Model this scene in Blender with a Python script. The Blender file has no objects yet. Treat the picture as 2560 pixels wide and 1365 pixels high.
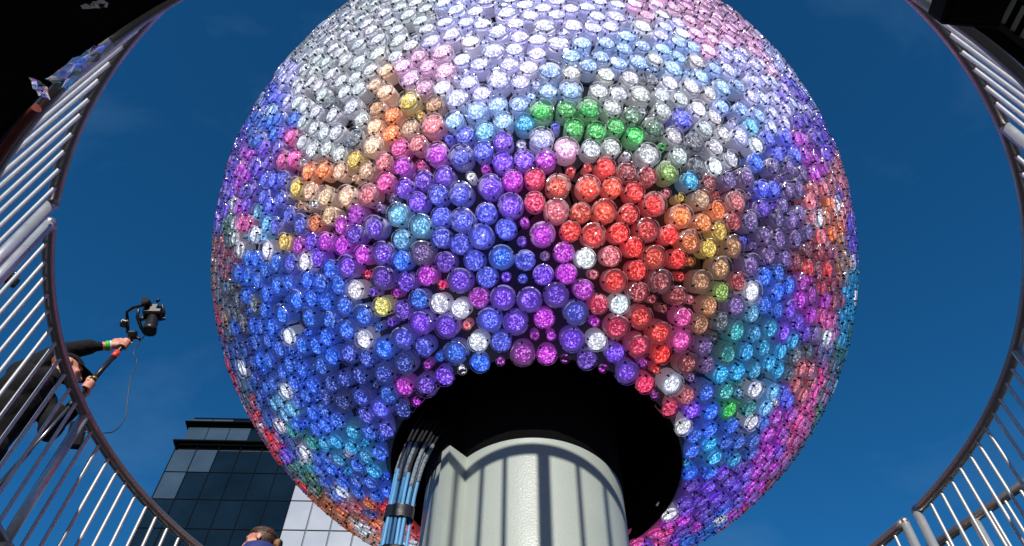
import bpy, math, random
import numpy as np
from mathutils import Vector, Matrix, Euler

# ------------------------------------------------------------------ scene, camera, sky, sun, exposure
scene = bpy.context.scene
COL = scene.collection
R = math.radians

ELEV, ROLL = R(57.482), 0.018429
cam_d = bpy.data.cameras.new("camera")
cam = bpy.data.objects.new("camera", cam_d)
COL.objects.link(cam)
cam_d.sensor_width = 36.0
cam_d.lens = 30.4746
cam_d.clip_start = 0.05
cam_d.clip_end = 5000
fw = Vector((0, math.cos(ELEV), math.sin(ELEV)))
rx = Vector((1, 0, 0))
up = rx.cross(fw)
r2 = rx * math.cos(ROLL) + up * math.sin(ROLL)
u2 = -rx * math.sin(ROLL) + up * math.cos(ROLL)
cam.matrix_world = Matrix(((r2.x, u2.x, -fw.x, 0), (r2.y, u2.y, -fw.y, 0), (r2.z, u2.z, -fw.z, 0), (0, 0, 0, 1)))
scene.camera = cam

SUN_EL = R(25.0)
SUN_AZ = R(-177)            # from +Y towards +X: the sun stands behind the camera, a little to its left
sun_dir = Vector((math.sin(SUN_AZ) * math.cos(SUN_EL), math.cos(SUN_AZ) * math.cos(SUN_EL), math.sin(SUN_EL)))
sun_d = bpy.data.lights.new("sun", 'SUN')
sun_d.energy = 4.9
sun_d.angle = R(0.53)
sun_d.color = (1.0, 0.945, 0.87)
sun = bpy.data.objects.new("sun", sun_d)
COL.objects.link(sun)
sun.rotation_euler = sun_dir.to_track_quat('Z', 'Y').to_euler()
sun.location = (0, -6, 30)

world = bpy.data.worlds.new("World")
scene.world = world
world.use_nodes = True
wn, wl = world.node_tree.nodes, world.node_tree.links
wn.clear()
w_out = wn.new('ShaderNodeOutputWorld')
w_bg = wn.new('ShaderNodeBackground')
w_sky = wn.new('ShaderNodeTexSky')
w_sky.sky_type = 'NISHITA'
w_sky.sun_disc = False
w_sky.sun_elevation = SUN_EL
w_sky.sun_rotation = SUN_AZ
w_sky.altitude = 100
w_sky.air_density = 1.0
w_sky.dust_density = 0.25
w_sky.ozone_density = 3.0
w_bg.inputs['Strength'].default_value = 0.10
w_gam = wn.new('ShaderNodeGamma')          # a polarised winter sky: deeper and more saturated all over
w_gam.inputs['Gamma'].default_value = 1.5
w_hsv = wn.new('ShaderNodeHueSaturation')
w_hsv.inputs['Saturation'].default_value = 1.06
w_hsv.inputs['Value'].default_value = 0.84
w_co = wn.new('ShaderNodeTexCoord')
w_map = wn.new('ShaderNodeMapping')
w_map.inputs['Scale'].default_value = (1.6, 2.6, 4.2)
w_map.inputs['Location'].default_value = (-3.3, 5.1, 2.55)
w_noi = wn.new('ShaderNodeTexNoise')
w_noi.inputs['Scale'].default_value = 1.7
w_noi.inputs['Detail'].default_value = 7
w_noi.inputs['Roughness'].default_value = 0.55
w_noi.inputs['Distortion'].default_value = 0.6
w_ramp = wn.new('ShaderNodeMapRange')
w_ramp.inputs['From Min'].default_value = 0.52
w_ramp.inputs['From Max'].default_value = 0.92
w_ramp.inputs['To Max'].default_value = 0.30
w_mix = wn.new('ShaderNodeMixRGB')
w_mix.inputs['Color2'].default_value = (1.6, 3.2, 5.2, 1)   # thin high cloud
wl.new(w_sky.outputs['Color'], w_gam.inputs['Color'])
w_tint = wn.new('ShaderNodeMixRGB')
w_tint.blend_type = 'MULTIPLY'
w_tint.inputs['Fac'].default_value = 1.0
w_tint.inputs['Color2'].default_value = (0.60, 1.02, 0.98, 1)
wl.new(w_gam.outputs['Color'], w_tint.inputs['Color1'])
wl.new(w_tint.outputs['Color'], w_hsv.inputs['Color'])
wl.new(w_co.outputs['Generated'], w_map.inputs['Vector'])
wl.new(w_map.outputs['Vector'], w_noi.inputs['Vector'])
wl.new(w_noi.outputs['Fac'], w_ramp.inputs['Value'])
wl.new(w_ramp.outputs['Result'], w_mix.inputs['Fac'])
w_cap = wn.new('ShaderNodeMixRGB')          # the deep blue goes on down to the horizon, without a white haze band
w_cap.blend_type = 'DARKEN'
w_cap.inputs['Fac'].default_value = 1.0
w_cap.inputs['Color2'].default_value = (0.45, 1.75, 4.3, 1)
wl.new(w_hsv.outputs['Color'], w_cap.inputs['Color1'])
wl.new(w_cap.outputs['Color'], w_mix.inputs['Color1'])
wl.new(w_mix.outputs['Color'], w_bg.inputs['Color'])
wl.new(w_bg.outputs['Background'], w_out.inputs['Surface'])

scene.view_settings.view_transform = 'Standard'
scene.view_settings.look = 'None'
scene.view_settings.exposure = 0.0
scene.view_settings.gamma = 1.0
scene.view_settings.use_curve_mapping = False

# ------------------------------------------------------------------ helpers
random.seed(11)
RNG = np.random.default_rng(11)
AX, AY, BZ, BR = 0.1259, 2.8787, 4.5946, 1.9      # the mast axis, the ball's centre height and radius
DECK_Z = 2.55


def srgb(r, g, b):
    f = lambda c: (c / 255 / 12.92) if c / 255 <= 0.04045 else ((c / 255 + 0.055) / 1.055) ** 2.4
    return (f(r), f(g), f(b), 1.0)


def polar(az, rad, z):
    a = R(az)
    return Vector((AX + rad * math.sin(a), AY + rad * math.cos(a), z))


class MB:
    """collects shapes as one mesh"""
    def __init__(self):
        self.v, self.f, self.m, self.s = [], [], [], []

    def add(self, verts, faces, mat=0, smooth=False):
        o = len(self.v)
        self.v += [tuple(p) for p in verts]
        self.f += [tuple(i + o for i in f) for f in faces]
        self.m += [mat] * len(faces)
        self.s += [smooth] * len(faces)
        return self

    def box(self, c, size, mat=0, rot=None, bevel=0.0):
        c = Vector(c)
        x, y, z = (d / 2 for d in size)
        b = min(bevel, x * .9, y * .9, z * .9)
        if b > 0:
            pts, rings = [], []
            for (zz, i) in ((-z, b), (-z + b, 0), (z - b, 0), (z, b)):
                ring = []
                for (sx, sy) in ((1, 1), (-1, 1), (-1, -1), (1, -1)):
                    k = b
                    a, d = x - i, y - i
                    p1 = (sx * (a - (k if i == 0 else 0)), sy * d, zz)
                    p2 = (sx * a, sy * (d - (k if i == 0 else 0)), zz)
                    ring += ([p2, p1] if sx * sy > 0 else [p1, p2])
                rings.append(ring)
            for ring in rings:
                pts += ring
            n = 8
            faces = []
            for r_ in range(3):
                for k in range(n):
                    a0 = r_ * n + k
                    a1 = r_ * n + (k + 1) % n
                    faces.append((a0, a1, a1 + n, a0 + n))
            faces.append(tuple(range(n - 1, -1, -1)))
            faces.append(tuple(range(3 * n, 4 * n)))
        else:
            pts = [(sx * x, sy * y, sz * z) for sz in (-1, 1) for sy in (-1, 1) for sx in (-1, 1)]
            faces = [(0, 2, 3, 1), (4, 5, 7, 6), (0, 1, 5, 4), (2, 6, 7, 3), (0, 4, 6, 2), (1, 3, 7, 5)]
        M = rot if rot is not None else Matrix.Identity(3)
        self.add([M @ Vector(p) + c for p in pts], faces, mat)
        return self

    def tube(self, pts, rad, n=10, mat=0, caps=True, smooth=True, closed=False):
        pts = [Vector(p) for p in pts]
        N = len(pts)
        rads = list(rad) if hasattr(rad, '__len__') else [rad] * N
        tang = []
        for i in range(N):
            a = pts[i - 1] if (i > 0 or closed) else pts[i]
            b = pts[(i + 1) % N] if (i < N - 1 or closed) else pts[i]
            tang.append((b - a).normalized())
        ref = Vector((0, 0, 1)) if abs(tang[0].z) < 0.9 else Vector((1, 0, 0))
        nrm = (ref - tang[0] * ref.dot(tang[0])).normalized()
        vs = []
        for i in range(N):
            nrm = (nrm - tang[i] * nrm.dot(tang[i])).normalized()
            bi = tang[i].cross(nrm)
            for k in range(n):
                a = 2 * math.pi * k / n
                vs.append(pts[i] + (nrm * math.cos(a) + bi * math.sin(a)) * rads[i])
        fs = []
        for i in range(N if closed else N - 1):
            j = (i + 1) % N
            for k in range(n):
                k2 = (k + 1) % n
                fs.append((i * n + k, i * n + k2, j * n + k2, j * n + k))
        self.add(vs, fs, mat, smooth)
        if caps and not closed:
            o = len(self.v) - len(vs)
            self.f.append(tuple(o + k for k in range(n - 1, -1, -1)))
            self.f.append(tuple(o + (N - 1) * n + k for k in range(n)))
            self.m += [mat] * 2
            self.s += [False] * 2
        return self

    def ell(self, c, rad, rot=None, nu=16, nv=10, mat=0):
        c = Vector(c)
        M = rot if rot is not None else Matrix.Identity(3)
        vs = [Vector((0, 0, 1))]
        for j in range(1, nv):
            t = math.pi * j / nv
            for i in range(nu):
                a = 2 * math.pi * i / nu
                vs.append(Vector((math.sin(t) * math.cos(a), math.sin(t) * math.sin(a), math.cos(t))))
        vs.append(Vector((0, 0, -1)))
        vs = [M @ Vector((p.x * rad[0], p.y * rad[1], p.z * rad[2])) + c for p in vs]
        fs = []
        for i in range(nu):
            fs.append((0, 1 + i, 1 + (i + 1) % nu))
            b = 1 + (nv - 2) * nu
            fs.append((b + (i + 1) % nu, b + i, len(vs) - 1))
        for j in range(nv - 2):
            for i in range(nu):
                a = 1 + j * nu
                fs.append((a + i, a + nu + i, a + nu + (i + 1) % nu, a + (i + 1) % nu))
        return self.add(vs, fs, mat, True)

    def lathe(self, c, prof, n=32, mat=0, smooth=True, a0=0.0, a1=360.0):
        c = Vector(c)
        full = abs(a1 - a0 - 360) < 1e-6
        cols = n if full else n + 1
        vs = []
        for (r_, z) in prof:
            for k in range(cols):
                a = R(a0 + (a1 - a0) * k / n)
                vs.append(c + Vector((r_ * math.sin(a), r_ * math.cos(a), z)))
        fs = []
        for j in range(len(prof) - 1):
            for k in range(n):
                k2 = (k + 1) % cols
                fs.append((j * cols + k, (j + 1) * cols + k, (j + 1) * cols + k2, j * cols + k2))
        return self.add(vs, fs, mat, smooth)

    def mesh(self, name, mats, origin=(0, 0, 0)):
        o = Vector(origin)
        me = bpy.data.meshes.new(name)
        me.from_pydata([tuple(Vector(p) - o) for p in self.v], [], self.f)
        for m in (mats if isinstance(mats, (list, tuple)) else [mats]):
            me.materials.append(m)
        me.polygons.foreach_set('material_index', self.m)
        me.polygons.foreach_set('use_smooth', self.s)
        me.update()
        return me

    def build(self, name, mats, parent=None, origin=None):
        """shapes are in world coordinates; the object keeps its parent's (or the given) origin"""
        base = Vector(parent['_base']) if parent is not None else Vector(origin or (0, 0, 0))
        o = bpy.data.objects.new(name, self.mesh(name, mats, base))
        COL.objects.link(o)
        o['_base'] = tuple(base)
        if parent is not None:
            o.parent = parent
        else:
            o.location = base
        return o


def empty(name, loc):
    o = bpy.data.objects.new(name, None)
    COL.objects.link(o)
    o.location = loc
    o.empty_display_size = 0.2
    o['_base'] = tuple(loc)
    return o


def tag(o, label=None, cat=None, group=None, kind=None):
    if label:
        o['label'] = label
    if cat:
        o['category'] = cat
    if group:
        o['group'] = group
    if kind:
        o['kind'] = kind
    return o


def material(name, col, rough=0.5, metal=0.0, spec=0.5, noise=0.0, nscale=8.0, bump=0.0, bscale=60.0, coat=0.0, rnoise=0.0, col2=None):
    m = bpy.data.materials.new(name)
    m.use_nodes = True
    nt = m.node_tree
    b = nt.nodes['Principled BSDF']
    col = tuple(col[:3]) + (1.0,)
    b.inputs['Base Color'].default_value = col
    b.inputs['Roughness'].default_value = rough
    b.inputs['Metallic'].default_value = metal
    b.inputs['Specular IOR Level'].default_value = spec
    b.inputs['Coat Weight'].default_value = coat
    tc = nt.nodes.new('ShaderNodeTexCoord')
    if noise > 0 or rnoise > 0:
        n = nt.nodes.new('ShaderNodeTexNoise')
        n.inputs['Scale'].default_value = nscale
        n.inputs['Detail'].default_value = 6
        n.inputs['Roughness'].default_value = 0.6
        nt.links.new(tc.outputs['Object'], n.inputs['Vector'])
        if noise > 0:
            mx = nt.nodes.new('ShaderNodeMixRGB')
            c2 = col2 or tuple(c * (1 - noise) for c in col[:3])
            mx.inputs['Color1'].default_value = col
            mx.inputs['Color2'].default_value = tuple(c2[:3]) + (1,)
            mr = nt.nodes.new('ShaderNodeMapRange')
            mr.inputs['From Min'].default_value = 0.35
            mr.inputs['From Max'].default_value = 0.7
            nt.links.new(n.outputs['Fac'], mr.inputs['Value'])
            nt.links.new(mr.outputs['Result'], mx.inputs['Fac'])
            nt.links.new(mx.outputs['Color'], b.inputs['Base Color'])
        if rnoise > 0:
            mr = nt.nodes.new('ShaderNodeMapRange')
            mr.inputs['From Min'].default_value = 0.3
            mr.inputs['From Max'].default_value = 0.7
            mr.inputs['To Min'].default_value = max(0.02, rough - rnoise)
            mr.inputs['To Max'].default_value = min(1, rough + rnoise)
            nt.links.new(n.outputs['Fac'], mr.inputs['Value'])
            nt.links.new(mr.outputs['Result'], b.inputs['Roughness'])
    if bump > 0:
        n2 = nt.nodes.new('ShaderNodeTexNoise')
        n2.inputs['Scale'].default_value = bscale
        n2.inputs['Detail'].default_value = 4
        nt.links.new(tc.outputs['Object'], n2.inputs['Vector'])
        bp = nt.nodes.new('ShaderNodeBump')
        bp.inputs['Strength'].default_value = bump
        bp.inputs['Distance'].default_value = 0.01
        nt.links.new(n2.outputs['Fac'], bp.inputs['Height'])
        nt.links.new(bp.outputs['Normal'], b.inputs['Normal'])
    return m


M_roof = material('roof_membrane', (.06, .058, .055), .85, noise=.4, nscale=1.2, bump=.3)
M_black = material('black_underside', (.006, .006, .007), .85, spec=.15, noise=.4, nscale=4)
M_deck = material('deck_rubber', (.03, .03, .032), .8, noise=.3, nscale=6)
M_rail = material('rail_steel', (.42, .39, .38), .36, metal=.8, noise=.3, nscale=5, rnoise=.10, bump=.03, bscale=60)
M_bal = material('baluster_steel', (.50, .51, .50), .42, metal=.45, noise=.16, nscale=22, rnoise=.1, bump=.06, bscale=160)
M_post = material('post_steel', (.62, .63, .62), .36, metal=.6, noise=.22, nscale=18, rnoise=.12, bump=.08, bscale=130)
M_rust = material('red_oxide_pipe', srgb(120, 48, 36), .55, noise=.4, nscale=12)
M_mast = material('mast_paint', srgb(166, 175, 167), .40, noise=.09, nscale=5, bump=.18, bscale=130, rnoise=.12)
M_cable = material('blue_cable', srgb(88, 150, 196), .42, noise=.12, nscale=30)
M_tape = material('black_tape', (.012, .012, .013), .3, noise=.2, nscale=40, bump=.08, bscale=60)
M_foil = material('silver_foil', (.86, .86, .88), .09, metal=1.0, bump=.25, bscale=25)
M_navy = material('navy_fabric', srgb(38, 52, 120), .75, noise=.25, nscale=18, bump=.3, bscale=200)
M_cloth = material('black_fabric', (.012, .012, .013), .9, spec=.2, noise=.35, nscale=14, bump=.5, bscale=30)
M_skin = material('skin', srgb(214, 158, 134), .5, noise=.22, nscale=26, col2=srgb(190, 116, 96), bump=.06, bscale=160)
M_hair = material('brown_hair', srgb(78, 50, 33), .5, noise=.6, nscale=26, bump=.5, bscale=70)
M_bun = material('sunlit_hair', srgb(150, 108, 66), .5, noise=.45, nscale=50, bump=.6, bscale=120)  # sun highlight on the bun, painted as a lighter brown
M_cam = material('black_plastic', (.014, .014, .015), .38, noise=.2, nscale=30, bump=.1, bscale=140)
M_camhi = material('grey_metal', (.35, .36, .37), .3, metal=.9, noise=.2, nscale=30)
M_red = material('red_band', srgb(226, 70, 48), .4, noise=.1, nscale=20)
M_gold = material('gold_ring', srgb(190, 150, 60), .35, metal=.7, noise=.1, nscale=20)
M_green = material('green_band', srgb(60, 205, 40), .5, noise=.1, nscale=20)
M_white = material('white_band', srgb(225, 222, 225), .5, noise=.06, nscale=20)
M_shell = material('shell_panel', (.13, .125, .14), .5, noise=.2, nscale=10)
M_seam = material('shell_seam', (.004, .004, .004), .9, spec=.1, noise=.1)

# ------------------------------------------------------------------ setting: ground, deck
g = MB()
g.add([(-2500, -2500, -1.6), (2500, -2500, -1.6), (2500, 2500, -1.6), (-2500, 2500, -1.6)], [(0, 1, 2, 3)])
tag(g.build('ground', M_roof), kind='structure')

DR = 2.462                      # radius of the round opening in the deck
d = MB()
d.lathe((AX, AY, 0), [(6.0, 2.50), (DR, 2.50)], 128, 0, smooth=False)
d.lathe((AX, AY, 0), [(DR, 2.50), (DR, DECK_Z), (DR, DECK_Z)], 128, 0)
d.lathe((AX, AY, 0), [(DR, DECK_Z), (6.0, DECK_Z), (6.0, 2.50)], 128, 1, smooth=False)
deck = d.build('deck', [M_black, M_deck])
tag(deck, kind='structure')
for k in range(6):              # joists and legs below the deck
    a = 30 + 60 * k
    m = MB()
    m.box(polar(a, 4.3, 2.43), (.12, 3.3, .136), 0, Matrix.Rotation(-R(a), 3, 'Z'))
    m.build('joist', M_black, deck)
    m = MB()
    m.box(polar(a, 5.4, .37), (.16, .16, 3.94), 0, Matrix.Rotation(-R(a), 3, 'Z'))
    m.build('deck_leg', M_black, deck)

# ------------------------------------------------------------------ glass building, about 70 m away
FY, FX0, FX1 = 70.6, -38.0, 8.0
M_glass = material('dark_blue_glass', (.006, .016, .028), .06, spec=.32, noise=.7, nscale=.10, rnoise=.03, bump=.35, bscale=.35)
M_sky_glass = material('sky_reflect_glass', (.045, .075, .11), .12, spec=.8, noise=.45, nscale=.14, bump=.35, bscale=.35)  # sky reflection painted in as a paler glass
M_mull = material('dark_mullion', (.004, .006, .009), .9, spec=.08, noise=.2)
M_facade = material('white_facade', srgb(156, 163, 175), .25, noise=.14, nscale=.25, rnoise=.1)  # pale panels filling the bays right of the glass
M_joint = material('grey_joint', srgb(120, 128, 138), .6, noise=.1)
M_conc = material('building_core', (.05, .06, .07), .8, noise=.2, nscale=.3)
bld = empty('glass_office_tower', (-15, FY + 12, -1.6))
m = MB()
m.box((( FX0 + FX1) / 2, FY + 12.3, 35.6), (FX1 - FX0 - .4, 24.0, 74.4))
m.box(((FX0 + FX1) / 2 + .3, FY + 12.3, 75.0), (FX1 - FX0 - 1.2, 23.4, 4.8))
m.build('core', M_conc, bld)
BAY, FLR = 2.47, 3.95
floors = [72.55 - FLR * k for k in range(6)]
levels = [(77.2, 76.35), (75.75, 73.25)] + [(floors[k] - (.0 if k else .55) + (0 if k else 0), floors[k + 1]) for k in range(5)]
WHITE_X = FX0 + 6 * BAY
glass_mesh, facade_mesh = {}, {}
rw = random.Random(3)
reflect_panes = {(1, 1), (1, 2), (1, 0), (2, 0), (2, 1), (3, 0), (0, 1), (0, 0)}  # panes that get the painted sky reflection
for li, (zt, zb) in enumerate(levels):
    for bi in range(18):
        x0 = FX0 + bi * BAY + .04
        x1 = FX0 + (bi + 1) * BAY - .04
        if li < 2:
            x0 += .35
            x1 += .35
        white = bi >= 6 and li >= 2
        m = MB()
        h = zt - zb - (.16 if white else .08)
        if white:
            m.box(((x0 + x1) / 2, FY - .02, (zt + zb) / 2), (x1 - x0 - .08, .12, h), 0, bevel=.012)
            m.build('facade_panel', M_facade, bld)
        else:
            tilt = Matrix.Rotation(rw.uniform(-.004, .004), 3, 'X') @ Matrix.Rotation(rw.uniform(-.004, .004), 3, 'Z')
            m.box(((x0 + x1) / 2, FY + .03, (zt + zb) / 2), (x1 - x0, .06, h), 0, tilt)
            m.build('window_pane', M_sky_glass if (li, bi) in reflect_panes else M_glass, bld)
for bi in range(19):
    x = FX0 + bi * BAY
    if bi <= 6:
        m = MB()
        m.box((x, FY - .02, 61.0), (.075, .14, 23.0))
        m.build('mullion', M_mull, bld)
    else:
        m = MB()
        m.box((x, FY + .02, 61.0), (.07, .06, 23.0))
        m.build('mullion', M_joint, bld)
for z in floors[1:]:
    m = MB()
    m.box((FX0 + 3 * BAY, FY - .01, z), (6 * BAY, .10, .075))
    m.build('transom', M_mull, bld)
for (z, hh, x0) in ((76.1, .36, FX0 - .05), (72.95, .5, FX0 - .40)):
    m = MB()
    m.box(((x0 + FX1) / 2, FY + 5.6, z), (FX1 - x0, 12.6, hh * .45), bevel=.05)
    m.box(((x0 + FX1) / 2 + .3, FY + 5.9, z - hh * .45), (FX1 - x0 - .6, 12.4, hh * .5), bevel=.05)
    m.build('cornice', M_mull, bld)
m = MB()
m.box(((FX0 + FX1) / 2 + .3, FY + .2, 77.3), (FX1 - FX0 - .5, .5, .16))
m.build('parapet', M_mull, bld)
for bi in range(10):                         # side wall facing away to the left
    for li, (zt, zb) in enumerate(levels[2:]):
        m = MB()
        m.box((FX0 + .1, FY + 1.2 + bi * 2.4, (zt + zb) / 2), (.06, 2.3, zt - zb - .08))
        m.build('window_pane', M_glass, bld)
tag(bld, 'tall dark blue glass office tower with white panels behind the ball at lower left', 'building')

# ------------------------------------------------------------------ mast
mast = empty('mast', (AX, AY, -1.6))
MX = AX - .018
m = MB()
m.lathe((MX, AY, 0), [(.395, -1.6), (.395, 2.72)], 128)
m.build('tube', M_mast, mast)


def cover(z0, z1, r0, r1, a0, a1, mt, name):
    m = MB()
    n = 20
    vs = []
    for k in range(n + 1):
        a = R(a0 + (a1 - a0) * k / n)
        for (r_, z) in ((r0, z0), (r1, z0), (r1, z1), (r0, z1)):
            vs.append((MX + r_ * math.sin(a), AY + r_ * math.cos(a), z))
    fs = []
    for k in range(n):
        for q in range(4):
            fs.append((k * 4 + q, k * 4 + (q + 1) % 4, k * 4 + 4 + (q + 1) % 4, k * 4 + 4 + q))
    m.add(vs, fs, 0, False)
    m.add([vs[q] for q in range(4)], [(0, 1, 2, 3)])
    m.add([vs[n * 4 + q] for q in range(4)], [(3, 2, 1, 0)])
    m.f[-1] = m.f[-1]
    return m.build(name, mt, mast)


cover(-1.55, 2.625, .39, .470, 231, 318, M_mast, 'side_cover')
cover(-1.55, 2.640, .39, .492, 225.5, 231.5, M_mast, 'side_flange')
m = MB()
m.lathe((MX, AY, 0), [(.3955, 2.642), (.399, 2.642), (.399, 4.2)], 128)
m.build('ball_shade_sleeve', M_black, mast)  # added black skin: the ball's shadow painted onto the upper mast
cover(2.630, 3.9, .39, .474, 231, 318, M_black, 'ball_shade_cover')  # the same painted shadow, carried over the side cover
for z in (1.35, -.2):
    m = MB()
    m.lathe((MX, AY, 0), [(.3955, z - .006), (.3985, z - .003), (.3985, z + .003), (.3955, z + .006)], 128)
    m.build('weld_seam', M_mast, mast)
m = MB()
m.lathe((MX, AY, -1.6), [(.62, 0), (.62, .04), (.40, .04)], 64, smooth=False)
m.build('base_plate', M_mast, mast)
tag(mast, 'thick pale grey steel mast striped by railing shadows under the crystal ball', 'mast')

# ------------------------------------------------------------------ crystal ball
LED = {'r': (240, 24, 16), 'f': (242, 70, 36), 'o': (240, 122, 40), 'y': (226, 186, 66), 'n': (176, 118, 74), 's': (222, 110, 126),
       'q': (235, 20, 100), 'p': (234, 66, 170), 'm': (186, 24, 208), 'v': (108, 42, 222), 'l': (76, 86, 238), 'b': (8, 98, 234),
       'd': (4, 52, 168), 'u': (104, 182, 238), 'c': (8, 160, 224), 't': (20, 150, 158), 'g': (18, 196, 72), 'h': (62, 116, 84),
       'e': (138, 172, 74), 'w': (232, 236, 255), 'z': (240, 222, 130), 'k': (84, 88, 104), 'x': (106, 72, 148), 'i': (150, 34, 48),
       'a': (196, 196, 250), 'j': (190, 194, 202), 'B': (146, 184, 248), 'A': (236, 176, 222), 'O': (238, 192, 158)}  # pale tints: sunlight painted into the glow of sun-facing crystals
LED = {k: srgb(*v) for k, v in LED.items()}


def led_material(name, src, kind):
    """housing: frosted white plastic lit from inside; face: glowing cut crystal; rim: clear thin glass"""
    m = bpy.data.materials.new(name)
    m.use_nodes = True
    nt = m.node_tree
    N, L = nt.nodes, nt.links
    b = N['Principled BSDF']
    m.cycles.emission_sampling = 'NONE'
    if src == 'object':
        c = N.new('ShaderNodeObjectInfo').outputs['Color']
    else:
        a = N.new('ShaderNodeAttribute')
        a.attribute_name = 'led'
        c = a.outputs['Color']
    geo = N.new('ShaderNodeNewGeometry')

    def math_(op, *v):
        q = N.new('ShaderNodeMath')
        q.operation = op
        for i, x in enumerate(v):
            if isinstance(x, (int, float)):
                q.inputs[i].default_value = x
            else:
                L.new(x, q.inputs[i])
        return q.outputs[0]

    def mixc(fac, c1, c2):
        q = N.new('ShaderNodeMixRGB')
        for s_, x in (('Fac', fac), ('Color1', c1), ('Color2', c2)):
            if isinstance(x, (int, float, tuple)):
                q.inputs[s_].default_value = x
            else:
                L.new(x, q.inputs[s_])
        return q.outputs['Color']

    if kind == 'housing':
        L.new(mixc(.34, (.74, .72, .77, 1), c), b.inputs['Base Color'])
        b.inputs['Roughness'].default_value = .38
        L.new(mixc(.07, c, (.62, .58, .75, 1)), b.inputs['Emission Color'])
        b.inputs['Emission Strength'].default_value = .12
        return m
    vor = N.new('ShaderNodeTexVoronoi')
    vor.inputs['Scale'].default_value = 170 if kind == 'face' else 75
    L.new(geo.outputs['Position'], vor.inputs['Vector'])
    sub = N.new('ShaderNodeVectorMath')
    sub.operation = 'SUBTRACT'
    sub.inputs[1].default_value = (.5, .5, .5)
    L.new(vor.outputs['Color'], sub.inputs[0])
    scl = N.new('ShaderNodeVectorMath')
    scl.operation = 'SCALE'
    scl.inputs['Scale'].default_value = {'face': .5, 'rim': .5, 'bevel': 1.0}[kind]
    L.new(sub.outputs[0], scl.inputs[0])
    add = N.new('ShaderNodeVectorMath')
    add.operation = 'ADD'
    L.new(geo.outputs['Normal'], add.inputs[0])
    L.new(scl.outputs[0], add.inputs[1])
    nrm = N.new('ShaderNodeVectorMath')
    nrm.operation = 'NORMALIZE'
    L.new(add.outputs[0], nrm.inputs[0])
    if kind == 'rim':
        N.remove(b)
        tr = N.new('ShaderNodeBsdfTransparent')
        tr.inputs['Color'].default_value = (.985, .985, .99, 1)
        gs = N.new('ShaderNodeBsdfGlossy')
        gs.inputs['Roughness'].default_value = .07
        gs.inputs['Color'].default_value = (.95, .95, .97, 1)
        L.new(nrm.outputs[0], gs.inputs['Normal'])
        fr = N.new('ShaderNodeLayerWeight')
        fr.inputs['Blend'].default_value = .5
        L.new(nrm.outputs[0], fr.inputs['Normal'])
        ms = N.new('ShaderNodeMixShader')
        L.new(math_('MULTIPLY_ADD', math_('POWER', fr.outputs['Facing'], 3.5), .75, .05), ms.inputs['Fac'])
        L.new(tr.outputs[0], ms.inputs[1])
        L.new(gs.outputs[0], ms.inputs[2])
        L.new(ms.outputs[0], N['Material Output'].inputs['Surface'])
        return m
    L.new(nrm.outputs[0], b.inputs['Normal'])
    if kind == 'bevel':
        L.new(mixc(.3, (.62, .62, .64, 1), c), b.inputs['Base Color'])
        b.inputs['Metallic'].default_value = .55
        b.inputs['Roughness'].default_value = .10
        L.new(c, b.inputs['Emission Color'])
        b.inputs['Emission Strength'].default_value = .22
        return m
    sep = N.new('ShaderNodeSeparateColor')
    L.new(vor.outputs['Color'], sep.inputs['Color'])
    gl = N.new('ShaderNodeAttribute')
    gl.attribute_name = 'glow'
    p = math_('POWER', sep.outputs['Blue'], 3.2)  # bright cells: glitter painted into the glow instead of refracted
    L.new(mixc(math_('MULTIPLY', p, .14), c, (1, 1, 1, 1)), b.inputs['Emission Color'])
    L.new(math_('MULTIPLY', math_('MULTIPLY_ADD', p, 2.1, .36), gl.outputs['Fac']), b.inputs['Emission Strength'])
    L.new(mixc(.66, (.78, .78, .80, 1), c), b.inputs['Base Color'])
    b.inputs['Roughness'].default_value = .18
    b.inputs['Specular IOR Level'].default_value = .5
    return m


M_clip = material('dark_clip', (.02, .02, .022), .35, metal=.4, noise=.2, nscale=80)
MATS = {}
for src in ('object', 'attribute'):
    for kind in ('housing', 'rim', 'face', 'bevel'):
        MATS[src, kind] = led_material(f'crystal_{kind}_{src}', src, kind)

PR = {'L': .0545, 'M': .0450, 'S': .0215}
POD_LEN = .078


def holder_mb(s, rs):
    """frosted plastic tube with three clips; +Z points out of the ball, z = 0 is the crystal's face"""
    r_ = PR[s]
    n = 20 if s != 'S' else 12
    m = MB()
    a = r_ * .955
    m.lathe((0, 0, 0), [(a * .97, -POD_LEN), (a, -.030), (a * .985, -.0225), (a * .86, -.0222)], n, 0)
    m.add([(a * .86 * math.sin(2 * math.pi * k / n), a * .86 * math.cos(2 * math.pi * k / n), -.0222) for k in range(n)], [tuple(range(n - 1, -1, -1))], 0)
    for k in range(3):
        ang = 2 * math.pi * k / 3
        M = Matrix.Rotation(-ang, 3, 'Z')
        w = .0075 if s != 'S' else .005
        m.box(M @ Vector((0, r_ * .985, -.004)), (w, .004, .013), 1, M)
        m.box(M @ Vector((0, r_ * .95, .0022)), (w, r_ * .10, .0025), 1, M)
    return m


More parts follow.
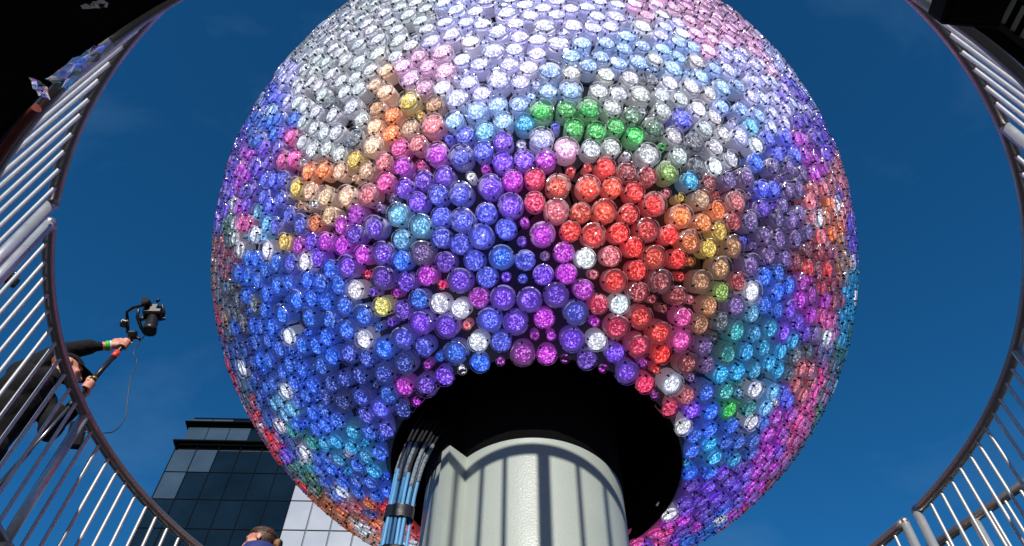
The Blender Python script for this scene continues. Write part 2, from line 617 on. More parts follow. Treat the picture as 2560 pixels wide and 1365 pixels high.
def disc_mb(s, rs):
    """clear glass cup with a cut-crystal insert inside it; returns the shapes and the glow of each vertex"""
    r_ = PR[s]
    n = 20 if s != 'S' else 12
    m = MB()
    m.lathe((0, 0, 0), [(r_ * .94, -.0215), (r_ * .975, -.017), (r_ * .985, -.006)], n, 0, smooth=True)
    m.lathe((0, 0, 0), [(r_ * .985, -.006), (r_ * .955, -.0012), (r_ * .89, .0004)], n, 2, smooth=True)
    m.lathe((0, 0, 0), [(r_ * .89, .0004), (r_ * .45, .0012), (r_ * .001, .0016)], n, 0, smooth=True)
    glow = [0.3] * len(m.v)
    if s == 'L':
        g_n, rings = 13, [(.64, .75, -.0185), (.60, 1.0, -.0105), (.43, 1.1, -.0065), (.22, 1.25, -.0045)]
    elif s == 'M':
        g_n, rings = 12, [(.86, .5, -.0185), (.80, .85, -.0105), (.56, 1.0, -.0065), (.28, 1.15, -.0045)]
    else:
        g_n, rings = 9, [(.84, .5, -.018), (.74, .95, -.010), (.44, 1.15, -.008), (.26, .2, -.0095)]
    vs, fs = [], []
    for j, (q, gw, z) in enumerate(rings):
        for k in range(g_n):
            a = 2 * math.pi * (k + .5 * (j % 2) + (rs.uniform(-.28, .28) if j else 0)) / g_n
            jr = rs.uniform(.93, 1.07) if j > 1 else 1
            jz = rs.uniform(-.0024, .0024) if j else 0
            vs.append((r_ * q * jr * math.sin(a), r_ * q * jr * math.cos(a), z + jz))
            glow.append(gw * rs.uniform(.75, 1.25))
    vs.append((0, 0, rings[-1][2] + .001))
    glow.append(rings[-1][1])
    for j in range(len(rings) - 1):
        for k in range(g_n):
            a, b_ = j * g_n + k, j * g_n + (k + 1) % g_n
            if j % 2 == 0:
                c_, d_ = (j + 1) * g_n + k, (j + 1) * g_n + (k - 1) % g_n
                fs += [(a, c_, b_), (a, d_, c_)]
            else:
                c_, d_ = (j + 1) * g_n + k, (j + 1) * g_n + (k + 1) % g_n
                fs += [(a, c_, b_), (b_, c_, d_)]
    j = (len(rings) - 1) * g_n
    for k in range(g_n):
        fs.append((j + k, len(vs) - 1, j + (k + 1) % g_n))
    m.add(vs, fs, 1, False)
    return m, glow


def led_mesh(name, mb, mats, glow=None):
    me = mb.mesh(name, mats)
    if glow is not None:
        at = me.attributes.new('glow', 'FLOAT', 'POINT')
        at.data.foreach_set('value', glow)
    return me


